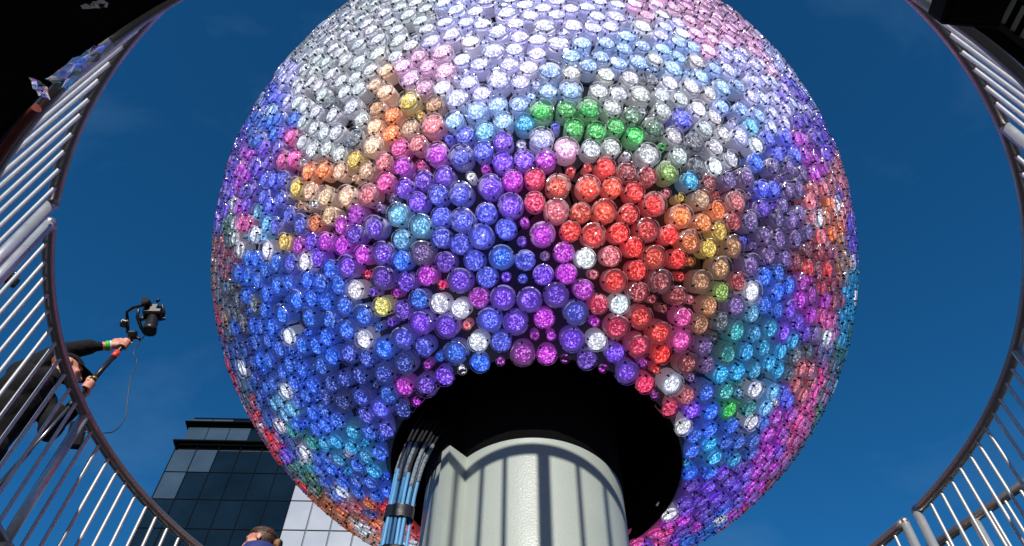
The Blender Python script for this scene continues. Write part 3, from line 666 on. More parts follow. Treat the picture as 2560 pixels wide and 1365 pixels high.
PODS = "26060335Lb26660280Lv26980361Lm27360286Lv25970285Lv26230252Lv25680365Ll27250391Ls27950267Ll26350399Lv25490260Ll28060366Lr24990317Lv27990232Lv28760316Lr25360390Ll27260423Lf26360211Lm26000426Lv28200399Lf27830426Lf25420424Ll29210262Lq24230268Lv24340366Lx24150233Lb24500399Lu29740285Lr29140391Lr27380473LA29490362Lf23600286Lv26950485La29830337Li25540473Ll30070251Lq29130426Lr30210214Lv30470279Lr24130425Lu25130485Lm22900281Ll23270361Lv23520389Lv26950526Lg29730426Lo30080401Lo28810487Lj22530214Lv22440254Ld23580425Lv25890532LB29240475Le31130287Lp27720533Lg30730364Ln22210287Lb25140527Ls22330337Lb27410559LB23680471Ls31840237Lw31790270Li25600556La21660263Ld28820529Lh22650403Lv30980395Ln26590329Ml27010311Mv26290574La27460340Mm27570314Mm26220370Ml25650313Ml27560367Mr22050365Lb27070256Mm27960336Mw28040297Mm25430337Ml25340290Mm26820402Mq27080588LB25860393Ml21700340Lb27740392Mf28500283Mq25200361Ml23280485LO28520345Ms25700230Ml31000430Ln24050532LO24780283Mw26830432Mq24780345Mv28520572Lj26420431Mm27210209Mm29590531Lk28580376Mr24970236Mw21280318Ld29060290Mw24840376Ml28780237Mw24310298Mw24820575Ly28960364Mr31850372Lx24950402Ml29200338Mr24260337Mm26640457Mv27020457Mm28650210Mv29410313Mi26260457Mv20490240Ll28690403Mr24790209Mb29280559Ll28270431Mf32520320Lt23860314Mb25000430Ml30680487Ls29490230Mv32290349Lt33010266Lb25450607LA28100456Mr20440271Ld25940474Ml28700433Mr25180453Mv23740341Mv26290484Mv31580429Lx23850368Mb27810477Mj26220626La24580430Mv22870506LO24030393Mu28490457Mi23760557Lk31950403Lw23310257Ml31100476Lx23310312Mv24790456Mv29620396Mr23350211Mv27200635La24900611LA28150484Mj26000501Mu26670508Mc27490503Mg29990373Mr28890459Mi25660501Ml30370331Mi26320512MB27870503Mg24400455Mv28440624LB33750261Lb33450293Lt22890331Mz30890257Mr21090396Lb30700528Lx30780312Mp27350528Mg25440641LA26590535MB31050214Mq28180515Mg24480484Mm20370343Lb26240538MB19840294Ld25510525MB28530509Mg26300660La24830507Ms23100402Mm22140501Ll24080475Mp29330616Lj21140427Lb27050554MB27000669La30190433Mo21870232Mm28090540Mj30530407My31330319Mn29000635LB29680476Mc24500512Mp22530371Mw28430535Mh23840611Lj31220345Mn26000558Ma23150432Mv29990459MO21530472Ll34120289Lg30370579La27420674La24160502Ms33210372Lc29360502Mj34960222Lb33530345Lc26620569Ma21930314Mw22740559Lo25610670La23320456Mm20400386Lb24750534MO19020267Lc27850562Mj31870492Lx25220556Mn25280668La30570435My31840302Mx21590294Md31310371Me29180526Mj22770431Mm28170565Mj30380459Mo23800503MO29740502Mk21200241Mb30030486Mi22940585Lj21070214Md25810578Ma22240391Mb24410538Mo31730341Mk22950455Mm22370554Ly32560214Mq27410587Mj26750592Mw25390579Mw32290288Mx32620242Ms28920557Mj26460600Ma22270417Mb26440701La30770459Mi21020287Md20580438Lb31510398Mi27950592Mj24510563Mo32690460Lb30050513Mw21230494Lb27670601MB23660527My22500451Mm20920472Lb26000605Ma25110589MA21520367Mb33350415Lv22800478MO21730389Mb33060439Lv29870644LB28330595Mj24160559MO26880617Ma27400614MB21890412Mb28870583Mj30400508Mx29380668Lj22160441Mv33260238Mv23330525MO32850297Mc26540625Ma29950540Mj28070707La24770693Lj25740618Ma24420683Lj21120357Mb28480701Lw33610217Mw19900220Ml28130614MB20850335Mb27850621MB20560304Md29700560Mj35730260Lc28650603Mk24280583Mn18270296Lc22210467Mv29180588Mj22450485Mo32290383Mu30290536Mj21480409Mb34100386Lc23410550Mj17640262Lb19920255Ml19840422Lb25690725La26890642Ma23970581Mj25190624MA21650432Mb29510584Mw24080686Lj28970607Mw21150526Lw24460605MO27560641MB21840454Mw16640219Lb33170320Mc30610637LB26150735La32920345Mc26620649Ma35490300Lb30040566Mj32730369Mc20700364Mb23030544Mo32020434Mb25890648Mw34230227Mb17020246Lb20150318Md27920646MB19380243Mb31540477Mx29810584Mj32430407Mb31810459Mx28200643MB21910479Mm31230506Mv22620531MO22280616Lp19310408Lb17640293Lc23480583Mj31490602Lx23220570Mj24810638MA24430716Lj25070647MA31810585Lx28700641Mj31060529Ml34390252Mb24310627MO29950688La20550513Lb26570675Ma18630223Mb34150426Lk29580707LA32250454Mb32490435Mb27720672Ma24530643MO21230454Mb19670321Md33320492Lm28480658MB30790561Mb33000397Mc23850708Lj26080679Ma29910609MB29660621Mj32780419Mb28230668MB35710329Lb31630513Mx24030634Mj24940746Lj23240598Mj19320439Lb26790689Ma22020528Ml19110295Mb27980680Ma21650503My35010250Mc27180692Ma20090500Lk24700663Mj32210480Mx19660347Mb24970671Mj29470641MB23470617Mj33700480Lm31310545Ml01060264Lv24100728Lj29350730LA28800665MB25830690Ma30700586Mw19850371Mb18230243Mc34710287Mb34090338Mw29070662MB19180320Mb31550633Ll24280658Mj17760345Lt33150527Li33690373Mc21750621Ll20290413Mw18860423Lb27780698Ma18390268Mc31620539Mx23770643Mj15650243Lr35400375Lm34490320Mt26980708Ma30520609Mu25520699Ma00010219Mb27380709Ma31150577Mx23990659Mj25230696Mj35200275Mb30290626MB23080619Mj26710714Ma17640234Mc22840693Lj21640535Ml30480702La25980712Ma23480643Mk18720313Mb31940533Mx21980561Ml33710399Mc28760690Ma19230355Mb22800611Mj28710768LA32490495Mi34130476Lx19700395Mb32210517Mx22540599Mp31200673La31590564Mx27630719Ma29040689MB14670229Lr01030301Lv22190584Ml27180725Ma29250759LA16530307Lb18820340Mb19340379Mb23190643Mj29680671MB30900613Ml23740669Mj26500730Ma32890484Mm20900506Mb31160602Ml35030324Mw33150467Mm20570483Mb21420633Lv20100449Mb33470444Mv33740426Mc00710227Mv25140720Mj34530368Mu29300696MB21690570Ml33380552Lr21440554Mu30140665MB29000779LA23360666Mj18380331Mb32070556Mx22900645Mj28830715Ma18880370Mb24230773Lj20250474Mb00380257Mb27820738Ma24530783Lj34830456Ls03590228Lp34890353Mu01700292Lv24750721Mj28090736Ma00900333Lv32860510Mr32620527Mi35610409Lm21940677Lv29110714Mw28540729MA21970601Ml32390545Mx19440517Lk17960319Mc30920639Ma22590640Mp30430665Ma02770259Lm16760347Lb17190371Lw19720449Mb23610762Lj20130569Lb22620720La34440405Mk32770611Lo18920395Mw20810618Lp20810535Mb25500749Ma25230745Mj23000669Mj31680681Lm25790755Ma00140296Mc35330347Mb35360438Ls33850453Mv14620264Lw16330245Mb21630595Ml28350747MA23570698Mj19850472Mb16830273Mb16030323Lw13990249Ls34820390Ml23310691Mj28780741Mw00570281Mv02380287Lv32340570Ms21070565Mw01670232Mv22730665Mb18500381Mu15390217Mr32440644Ls18980506Ld29050739Ma17480320Mb31250644Ml17350400Ld22250644Mv21340589Mu30890665Ma31790614Mx02310217Mw31480705Lv24640747Mj33350590Li30660679Ma29870715Ma15440310Ls13080239Lo22450662Mv34560510Lw32220594Ms34060546Li18450480Ld25330769Mj34560432Ms32930549Mi18100374Mb24100801Lj24330747Mj20380538Mb16230352Lb34330452Mk20610555Mb21960642Mv18520407Mu34860416Ms04490244Lv00520313Mv16300281Mb29640736MA00220333Mb25070772Mj19640493Mb23750735Mj35820360Mm35180401Ml03270280Lv17000321Mb23170713Mj01700264Mv23000768Lj32560588Mw21800709Lb19360478Mb02160248Mv33500525Mr32810573Ms24620825Lj21020595Mp20010527Mb19080462Mb17260343Mb31470660Mm02130326Lv15790271Mo24810776Mj02860231Mm32200619Ms18130401Mu30150730Ma33950501Mp24010755Mj29900740Ma23480737Mj17640450Ld22240679Mb21690650Mv31770653Mm19950607Li30910701Ma23480800Lj26510306Sl27040334Sx17760389Mt33110570Mi26530353Sv26110310Sv30460785LA26610377Sm22910722Mj13770222Mr18520444Mb33830525Mm29630762MA28220318Ss13920291Lw20510585Mj18210426Mu30870770LA23210738Mj31160756La00490353Mm22390700Mb26790234Sm25030798Mj27310234Sm21110629Mv30660725Ma32130645Mm04340216Mp34560482Mx28550260Sm31180701Ma24790260Ss35960392Mm24530319Sq00210447Lp30440739Ma15310283Md32960661Lw18830480Md27880206Sm19220574Lk25530205Sm28800798MA27480445Sr24770801Mj29430782MA29810823LA25940451Sm01390322Mv25660444Sw19720547Mk34210517Mp29970765MA27780451Sr33730553Mi30240756Ma32710683Ls26600478Sa21580673Mv23830781Mj29330206Sm33990602Ln29840312Si24060208Sw23300762Mj22990803Lj23550236Sb29220798MA31070725Mv18300525Lw00570379Mm22820746Mj30230308Si23370335Sm17630422Mw01810379Lm22170715Mb33090608Mo20260599Mi27180504Sl16690431Lv20490615Mj15530373Ln32060675Mm19950639Li29570842LA23030235Sm29680790MA21150659Mv28450479Sj30870742Ma30550235Sm32070732Lv19410545Mk03730257Mp30240355Sr01070359Mm35280466Ms34910491Mx17280469Ld24790478Sp22230776Ll14800291Mo29320447Ss22830308Sv24370811Mj25370503Sl20870647Mm35880431Mp22520791La21110717Lm00310405Mm32750640Mo24110450Sx16600373Mt35040546Lh30300379So30590760Ma18520551Ld31070237Sr03760316Lb01470348Mv30750337Ss22860354Sv29610450Sy23820446Sx21310680Mm30170782MA22470744Ml22960378Sq22460313Sb18070468Md34400538Mp26780548SB17920517Lk33840577Mi31320733Ma13420263Mw20580640Mj34350601Lc29030506Sg19710584Mk33060634Mo31700210Sm18620512Md21750207Sm00980384Mm29190823MA29540812MA16920407Md21320741Lm23230787Mj15740348Mb22200740MB31010803La32320684Mm26860568Sa19090547Mb31930707Mv33660598Mn01450418Lm00710403Mv35830456Mp29990801MA17240430Md18830532Md24970547Sy23800812Mj02740314Mv34920516Mx22710770Ma14890319Ms21500707Mm04240270Mp28600549Sj31680726Mv20680709Lv33000698Lv35220500Mp35600476Mp35470537Lk32470731Lv32270262Sx34720536Mp31920322Sk14390307Ms21120262Sd18120494Md30280479Si20260638Mh24340836Mj15300342Ms20750669Mj21050689Mm23540504SO00530426Mp26230595Sa03840288Mv21930741Mb02020354Mv25630592Sa03220309Mm34280573Mi25800597Sa30080853LA16170388Mh14870378Lo19400636Lk19910670Li17730478Md26670610Sa01220444Lp02220396Lm16470406Mt31540748Ma23740866Lj34550561Mc01380390Mm33470633Mn00110510Lh13340289Mw31180449Sl20360702Lv21600731Ml33510679Lv30830828La19500603Mk20470666Mh02510345Mb27620622SB35560501Mp30730794MA33740623Mn31430453Sx33290653Mo32500703Ms18890567Mk34740604Lc01010420Mm24110847Mj23800838Mj30100824MA17000449Mr29300851MA19680623Mi30870507Sx35940484Mp04530292Mp14860349Mn35200578Lc23370826Mj22600511Sw14330332Mw26100648Sa31800751Mv17770546Lk28710622SB13220339Lw19300224Sb03160334Mb16830491Lr30550813MA15440420Lh31460772Mv27250657Sa31220784Mv18250580Ld00690449Mp22410516SO20760389Sb33530317St16100413Mh02360369Mv20030699Lv32780742Ls22980856Lj19160603Mk15750400Mh17580501Mr25860667Sa33210678Ms13620321Mw22360831La00460469Mp30350829MA33850311Su22720812Ma22290527SO31710804Lv23550845Mj30640853LA34790576Mc21580757Mb20210676Mh20070357Sb14050373Lw30170595Sa33070729Ls31400522Sv18760248Sc23070830Mj21290780Lv29250639SB04300315Mm34590633Lc32750714Ms20930445Sb21810774Mb33990636Mn35510214Sc33920679Lv35770520Mh18620578Mk19400668Ln20420733Lv03740370Lb29800859MA33730656Mv16680461Mr20030388Sb18120549Md28350683Sa22660582Sj19360337Sb03590343Mb14480362Mw18850599Mn19660653Mi03020363Mw22260804Ml14960417Lo13940346Mo20010402Sb15240395Mo17470216Sb19540365Sb31320564Sx31840776Ma24120878Mj32270752Mv16130439Mh25030692Sj23260850Mj20850732Mv22010796Ml23690896Lj17250503Mr31420801Ml26310719Sa20140430Sb02730382Mm03010404Lm00960466Mp34270633Mc18000277Sw00070242Sb15870466Lh28290714Sa31460580Sx22760838Mj00630521Lh32090771Mv00520494Mp19100628Mk21030752Mv32200798Lv33300702Ms16330460Mv30360855MA00310543Lp25330727Sj35840284Sb30380885LA02520431Lm23560679Sj01780435Mi29720690Sa24230706Sj27630743Sa25950745Sa21190548Su15760438Mh29730883MA18550603Mk21460573Sl31280621Sl31200827Ma04260346Mb21670796Mb34140657Mw01000242Sv17560572Li02120424Mm02070455Li14160404Lo32540759Mv33100506Sm35960542Mp18810624Mn34960373Sw00860490Mp21450815Lb17150286Sc23400876Mj18270357Sb17300529Mk16970539Lr01320245Sv34480669Lc13610363Mw03310382Mb32680550Si01580456Mm35620569Mh31240858La17040299Sb30140702Sa13640392Lo24090903Mj01300473Mi32000608Ss21840815Ma20740755Mv14600402Mn20460765Lv28490764SA22070829Ml01650484Li23370714Sj04180385Lb22550852Ma33720700Mv17920580Md35120609Mc17800367St19610690Mi30930855Ma31870634Sm23140879Mj15120242Sr16470496Mr20740786Lv18990652Mn20820586Su32440782Mv22320869La32420607Sx20160545Sb34910628Mc30370721Sa15410469Lr33460722Ms33750728Lv19720519Sb18260609Mi35460596Mh18790459Sb35400624Lh17830607Lr18530629Mr16730518Mw29910902MA19240495Sb22730870Mj00240366Sm23180908Lw15180442Mo01180498Mi31970658Sm17910416Sd17280555Mk21410655Sv31950818Ml03240251Sp32780774Ms19830720Mv29790773SA21730849LB21040793Mv18710649Mn23910936Lj16130493Mr33060759Ms31570841Ma29000801SA01790314Sv30680881Mw20140742Mv18090447Sd21720687Sv00060571Mh19870570Sk03440406Mb35750592Mh34190693Mv31900688Sm29900784SA19060677Mn00990519Mh19640565Sk02830288Sv18280646Lr33970709Mv02380309Sv33360748Ms00140422Sp02890449Li32470667Ss16730391Sw22920894Mj14420426Mn34040568Si22010855Ml33420611Sn14980466Lo19800748Lv33260626So01330371Sm32720661Ss20950672Sm30140912MA24140823Sj13140387Mw31040878Ma03830403Mb21310699Sm32470808Mv22310756Sl29410828SA23650925Mj19220698Mn33300776Ls30880902La31820860La03190430Mm16020521Lr18790673Mn01140402Sm30260808SA00720549Mh23590822Sj32710798Mv32140844La14670445Mo15860382Sh35180525Sh01480509Mi02520459Mr16340540Lk35190646Mc18030629Md35830619Lh35400516Sk01300534Lk22600892Mj15670493Mv20670687Sw19580729Mn16670560Lr02040483Mi02840342Sb17010567Mr00500566Mh21190826Mv04620392Mb30040939LA23400926Mj17510600Mr31290890La20210784Li00040598Mk34590585Sc33520657Ss22000777Sa13440420Lw33030789Ms02700363Sm33620753Mv32020754Sv16940468Sr00240487Sp30390918MA34760682Mc13990430Mo17120487Sr00310586Mc17200587Mr34410707Mv17590520Sk21340852Lv31590881La22570824Sa35430559Sh20470796Mv18500682Lr32400833Mv18890699Mn22710919Lj12940412Lw00390510Sh01890506Mi35730552Sk02390483Mi21990880Ml03550437Mr20820820Mv30650918MA14240449Mo35040675Mw21060770Sv16330479Sr31480823Sl31970798Sa17510550Sk19950772Mv19300739Ln15340498Mh33980746Ms34200733Mv20940776Sv22980928Mw19080720Mn35640642Mc23620951Mj17520628Lr22230849Sa01080557Mk00800573Mk02820422Sm04230422Mr22410913Lj01710531Lk21240807Sv16490515Sd02790476Mi03290456Mr34780657Sc21560871MA32270819Sa23860964Mj31930838Sa20190761Sv02220505Mi15900501Sr16850588Mw17250613Mr17990663Li19350713Sn32660836Mv34170714Sv21020847Mv04760418Lr34670715Mc23330953Lj00150621Mk03780422Sr31130915Ma22170885Sa22100906La17790630Si23180930Sj30390947LA32070872Ma32790816Sv18310668Sr03940428Sr34470732Mc14730488Mo00420610Mk34980700Mc16000549Mr18620707Mn03890447Mr00670597Mk33550783Sv17710651Mw21760892Ma15010503Mv33770780Lv32910831Mv16980607Sr15590532Sr29180896LA05750219Lp34650824Lv09000302Lp10120509Lw27440816La00060755Lc27061184LA35260711Lc28021031LA06600475Lr17900824Lr35280834Lc08020428Lv18550845Ln31420919La35500795Lc30600971LA33720898Lv11300501Lw28610895LA27041153LA26321098Lj19820958Lw10510343Lo07130475Lr28820983LA06990290Lm12430519Lw03910475Lr09660238Lp32761011La28020832La19300932Lm05820563Lr29450878LA06090398Lb25120938Lj02920503Li25560890Lj06100466Lr13620576Lo01670632Lk05360248Lp01800695Lk31691045La08630276Lp26341064Lj21081028Lw31940983La11800361Lw16900734Li01370679Lk20160979Lv22840977Lj06680356Lb03730596Li12200493Lw21570925La29001128LA01290742Lk16270738Lr24881118Lj26830797La22761041Lj27980801LA10740465Lo20000858Lv14400614Lh30120968LA24061031Lj21170996La15400615Lr18270800Lr11580528Lw27210975La04650363Lb25670975Lj25431110La30581022LA13130471Lo28280884LA24510859Lj06830514Lr29681062LA23491070Lj32590875La19320880Lv26560844La10960305Lw30381047La25081045Lj04640554Lr13420617Lo29810985LA13780457Lo18460731Lr29540967LA14150642Lo31461011La09380534Lw19800911Lv25401041Lj17620688Li32810955La12300570Lo27560924LA05370528Lr26680974La27651076LA23821142Lj00980778Lh30810949LA33200916La20490828Lp30971040LA26651179LA24121089Lj15660553Lr27510762La34440899Lv08380399Lp25060989Lj31670936La08580497Lb25850881La11560329Lw04430519Lw32250982La00010647Lc32121011La13970567Lo27090894La29851140LA29461140LA17540799Lw08820418Lp27091063LA28531093LA03260560Li13960499Lo25181089Lj25030906Lj00390641Lk26070776La03970543Lr19040782Ln25301173Lj15350585Lr24431147Lj27390950LA27100929La15800614Lr06080500Lr00490806Lc03910626Li10450549Lw34760864Lv06300258Lv22071001La07460260Lp29240974LA00420749Lc25400797Lj27951164LA20560999Lw17340746Li24491048Lj16860696Lr26560813La15860646Lr13760606Lo10040271Lw16150629Lr05090298Lp20871004La29511090LA34140820Lv11690493Lw31100995La08830465Lw26930992La00030724Lc23271012Lj07600541Lr15500714Lr06670552Lr02210553Li02550653Lk33130849LA27200754La32640921La20410888Lv16500629Lw10280409Lw13290505Lo34200918Lv35200864Lv02840620Li23660990Lj28221006LA28691013LA27351105LA05230380Lb14370493Lo34930728Lc31101085LA35690740Lc34310759Lv20510920Lv24930825Lj01400581Lk29971012LA20750894Lv28360914Lw07360503Lr33410862Lv00620777Lc06200340Lb10030326Lw10310459Lw17540839Lr27051021LA28840826LA03370599Li19480960Lv28671148LA24280944Lj32421024La30751093LA10610503Lw15010543Lh25450950Lj18800730Ln00220689Lc24370981Lj16440696Lk21331057Lw22200941La12420389Lw15950693Lr10740232Lw33610838Lv05190582Lw28761068LA09730502Lw20890943Lv13000562Ln08930342Lp02530570Li01210707Lk15100647Lr26331165Lj12660443Lw07020411Lb20720848Lv23591105Lj00690625Lw19330770Ln19260807Ln10420377Lw00710682Lk26880739La28171069LA25630925Lj11690564Lw27421178LA04720332Lb12490318Lw34970841Lv28510793LA25731031Lj23001079Lj25770840Lj28021117LA34950785Lw25621064Lj07560357Lp25730799Lw27510877La12810527Lw31310967La10890541Lw04330612Lw08480527Lr25921078Lj07840331Lv00040811Lc33720867Lv07700409Mw01070585Mk26430755Ma12600598Mo20050809Mv06460529Mm05720331Mb07940517Mr04290576Mr08510232Mp27620791Ma28180952MA08190357Mp34440864Mv08100455Mb13800542Mo25940964Mj27300857Ma35200770Mc05390450Mr07520477Mr03120527Mi03550632Mi23601018Ma11500395Mw23101051Mw27750819MA01960643Mk09410321Mw02310695Mk34730896Mv14720606Mh22000973Ma27681011Mw15830577Mr21510897Ma09280362Mo02640597Mw33290976Ma05980436Mr05050514Mr26051000Mj34080853Mv10830424Mw01770605Mk09920392Mw08360332Mp11450463Mw26990868Ma29720927MA29071009MA02350602Mk21740975Ma14470580Mo34460930Mv22371077Mj29360917MA20550971Mv21541010Ma19800793Mv21090892Mv04860576Mr26280809Ma10450292Mo03210657Mi11960528Mw35400735Mc10130217Mw05210472Mr02050711Mk19700852Mv07930303Mp25370914Mj26950767Ma03040598Mi08890522Mw26901111MA12840296Mw27551130MA09770445Mw29450993MA09410437Mw26340892Ma10110435Mw00750752Mc22710952Mj24840953Mj04240456Mr12590549Mo16590741Mr31391090Ma27511050MA25200817Mj18290861Mr26821051Mj17160667Mr26531032Mj26380961Mj24600919Mj26480871Ma01850667Mk33030981Mw26261036Mj20990916Mv15650690Mr30321127MA06110370Mp26590898Ma27210794Ma01870556Mk27980868Mw28960914MA22161028Mj24891083Mj28900889MA26170929Mj12730269Mw26840951Ma26900826Ma26361126Mj28510938MA22570984Mj11180278Ms31771006Ma04260494Mr18550877Mn21310880Mv26780917Ma30101103MA30671049MA01000628Mk24161002Mj24621169Mj15300523Mr18690770Mk18560796Mn19310852Mv01520704Mk29901081MA09090220Mp14050526Mo08020277Mp22521024Mj07430222Mp05620363Mb12150262Mw25520856Mj07350392Mb35660702Mc07430427Mb01320631Mk14760519Mo24740992Mj29021055MA27790849MA16140671Mr11450256Mw12550473Mw35930697Mk25200965Mj25931139Mj01820723Mk02040578Mk17970757Mr14940686Mr08220503Mr06150534Mm28630845MA21910944Mj12940362Mw12500361Mw17010628Mr02900648Mk09150389Mw28830861MA28310772Mw27450989MA22731009Mj31690908Ma16700785Mi12180415Mw06600406Mb14060615Mo32440952Ma27360903Ma33770926Mv34960813Mv09810538Mw12050216Mr28310834MA25310875Mj33080943Ma03960573Mr28971156MA07020547Mr26030818Ma16770613Mr26080897Mj25221019Mj17670741Mn20950871Mv25020878Mj12190288Mw22111071Mj03620515Mr21861025Ma14490647Mr27271040MA03610545Mi00080783Mc12730495Mo34050771Mv24490892Mj12070337Mw17910702Mk26740872Ma18880825Mn34590769Mv15620664Mw33540937Ma01480609Mi11950472Mw24381074Mw15050572Mh09270462Mw27940966MA30211073MA16050595Mr35700829Mc29291117MA05620485Mr32530991Ma15270674Mw28351163MA32830891Ma07190446Mr27741037MA22401047Mj18830850Mn19600876Mh10670267Mw00590726Mc00330776Mc16440762Mr06820329Mp14370522Mo27171127MA17110711Mi02490625Mk04770527Mr26230868Ma18810800Mn24401102Mj16660716Mw25471011Mj31501066MA24901013Mj05720536Mr01220654Mk08950493Mw13400450Mo27940912MA25870940Mj33230884Ms09080253Mp35780798Mc24781146Mj17450664Mi29000958MA08120252Mp25601160Mj35600667Mc13500479Mo02590543Mi10860363Ms20090952Mv31920919MA19050869Mn24780893Mj26540938Ma18290708Mr06780384Mb22361004Mj14560542Mh31990943Ma31080940Ma07750383Mp03530478Mr28750929MA25600773Ma00440669Mk29381018MA13040604Mo07600452Mb12380239Mw31880890Ma24671026Mj18160736Mr30491073MA21380961Mv29590905MA16560670Mr26841078Mw15050619Mr11010338Mw03570571Mi32370912Ma21701060Ma11360555Mw27850937MA29841038MA17470772Mi27800890MA16180711Mr23130976Mj28611120MA35450764Mc26551145Mj25711003Mj15980743Mr30820989MA35430687Mc26811135MA32900866Ml21280909Mv09390281Mp07950479Mr27621157MA31730964Ma17320820Mr26021167Mj06400448Mp24521005Mj09360499Mw05890279Mp07290332Mp09260414Mw35030893Mc29361066Ma22460953Mj34190792Mv25101138Mj10480433Mw13060439Mw12270458Mw29771113MA26400917Ma34610794Mv33830951Mv33560965Ma06280312Mp33410818Mv27770986MA04780463Mr35880672Mc18020787Mr16550588Mr19510835Mv01010750Mk20880976Ma05810305Mp31241058Ma20380856Mv33630805Mv16930800Mi07110368Mb28410969MA13700518Mo09050442Mw10130537Mw26761019Ma14770640Mw05230328Mw30071052MA26291011Mj33051014Ma34340840Mv14780666Mr23531134Mj05460425Mr30361096MA08810370Mp30571116MA20160927Mb31981036Ma19520914Mv25661092Mj04640604Mr02910673Mk05660389Mb00860729Mk21630952Ma11320362Mw22631090Mj33850822Mv28530821MA20610946Mb19200906Mv20350945Mm05070437Mr07440308Mp21440986Ma10960488Mw23771062Mj02850578Mi26571081Mj24340916Mj26300985Mj30861014MA25000852Mw32221045Ma24610965Mj27441020MA02890552Mi27821138Mw33150820Ms00910704Mk35230806Mc19830831Mv21140968Mv21861080Ma13340560Mw31600986Ma18200769Mr28811039MA13480537Mo23940988Mw23931115Mj27690960MA24671098Mw11970311Mw27530845Ma19850883Mv19610776Mw26021025Mj15460643Mr27790771Ma18040862Mr28811103MA27351077MA17720767Mr10690400Mw31030968Ma14270553Mv12690573Mo27891092MA17050760Mi25550821Mj26000856Ma10060481Mw08430430Mb34700745Mc20150901Mv11150446Mw07250530Mr29071094Mw27071091MA31411039Ma01580659Mk06300423Mb23301119Mj11810422Mw29360943MA28520868MA26360784Ma18880910Mi18190684Mr24120967Mj16190569Mr18640901Mn21840917Ma01180608Mk28311126MA04620495Mr11900397Mw21371029Ma06240558Mr17800852Mr23311094Mj08300478Mb35950838Mc28241097MA30200996MA09620468Mn18160839Mr05730457Mr03340500Mr25890914Mj17900728Mr19630812Mw20281006Mv04950489Mr31191022Ma26591110Ma29211037MA23821088Mj30460996MA31931067Mw11500437Mo22601064Mj26250842Ma29780952MA26051052Mj18910757Mn04070515Mr09600344Mw06900245Mp00330722Mc28281043MA28480994MA26021104Mj32920915Ml11520299Mw32160897Ma07720497Mr33320951Ml29671010MA02180627Mk08180541Mr11180413Mw19080842Mn09960359Mw15310556Mh28750955MA24651072Mj11830448Mw17370718Mi29471042MA11230532Mw15860720Mr23511042Mj05010544Mr03140480Mi05000223Mp01730579Mk06500223Mp21621035Ma27351149MA23061107Mj24121151Mj34000899Mv35830773Mc29120935MA20210834Mv26581001Mj28050774MA16780642Mr24181057Mj24341024Mj06400288Mw22721114Mj17140785Mr05320556Mr03160621Mw16320605Mk10970514Mw32770983Ma06700432Mb01560729Mk25240842Mj18450759Mn27160819Ma26620777Ma24791051Mj24571122Mj14150591Mo04550443Mr25671130Mj05650511Mr23011026Mj24840928Mj24780867Mj02070682Mi00680654Mk34180881Mv23771037Mj34160947Mv16850667Mr02060603Mk14750569Mh23020953Mj11460229Mo00260829Mc28170978Mw34400810Mv05160408Mw02550505Mi02250662Mk21791001Ma18800876Mn17640716Mw04300551Mr16350653Mr30291020MA21310937Ma02060528Mi16780761Mi25371144Mj27661107MA14110472Mo25390984Mj28551039MA27891059MA13300590Mo32240935Ma28461065MA05100353Mb32320866Ma17250642Mr21971049Ma23380981Mj25011162Mj33510990Ml15180699Mr13160532Mo09540382Mw29040847MA01560556Mk24211120Mj19640936Mv04050597Mr17320693Mi33430900Ma12020553Mw00990670Mk08440304Mp00490702Mk30861067MA27080844Ma34970756Mc08460455Mb22310974Mj06490502Mr11110384Mw09740302Mw13020499Sw12340431Sw27430783Sa07820237Sp02780531Si14490561Sh05940543Sr16460726Sr28560957SA15560598Sr03110640Si35710684Sc03370621Si01020647Sk05590573Sr31520960Sa35170745Sc11070557Sw11760276Sw04460590Sr30961104SA33510919Sa26270766Sw08850396Sp32110917Sa29530933SA35410855Sv25430839Sj30181036SA24780973Sw22791072Sj35590857Sc02630685Sk32560853Sv04530474Sr19970937Sv28340812SA12930317Sw18340833Sr25411072Sw17720812Sr09180485Sw10130302Sw16320586Sr31320989Sa28600918SA26120797Sw06880462Sr00800790Sc00890653Sk11810513Sw31791025Sa33190996Sl06920450Sr16880777Si25181116Sw27000962Sw33310836Ss35650765Sc27871014SA18090813Sr11940571Sw35200732Sc23301048Sj04260475Sr29281085SA10300252Sr28341024SA05920355Sb24160921Sj02730519Si16130651Sr06850492Sr26751098Sj17170729Si29020866SA34550880Sv10410524Sw34590851Sv02300531Si15190604Sr00890596Sk09640523Sw20540867Sv12000509Sw25271126Sj22160962Sa05490287Sp04880273Sp27600977SA11790243Ss02710669Sk35640778Sc04650266Sw05560268Sp21140928Sa32160962Sa18200878Sr02490687Sk26890884Sa33730975Sv29611028SA29021076SA25880992Sj08050381Sw07910367Sp27050950Sa25811162Sj15660633Sr20851029Sa35450819Sc13640495Sn05500316Sv33090871Sa29210872SA14910590Sh26131146Sj09790425Sw09730407Sw33030891Sa06450390Sb12480411Sw28110932SA08750444Sp25960799Sa10570313Sw28181150SA33900841Sv17790793Sr26751158SA15850668Sr19100749Sn19070931Sv10370488Sw08010219Sp12760337Sw23961050Sj"
pods = []
for i in range(0, len(PODS), 10):
    t = PODS[i:i + 10]
    lon, lat = R(int(t[:4]) / 10), R(int(t[4:8]) / 10 - 90)
    pods.append((Vector((math.cos(lat) * math.cos(lon), math.cos(lat) * math.sin(lon), math.sin(lat))), t[8], t[9]))

BC = Vector((AX, AY, BZ))
ball = empty('crystal_ball', BC)
tag(ball, 'giant ball covered in glowing multicoloured round crystals on the pale mast', 'light ball')

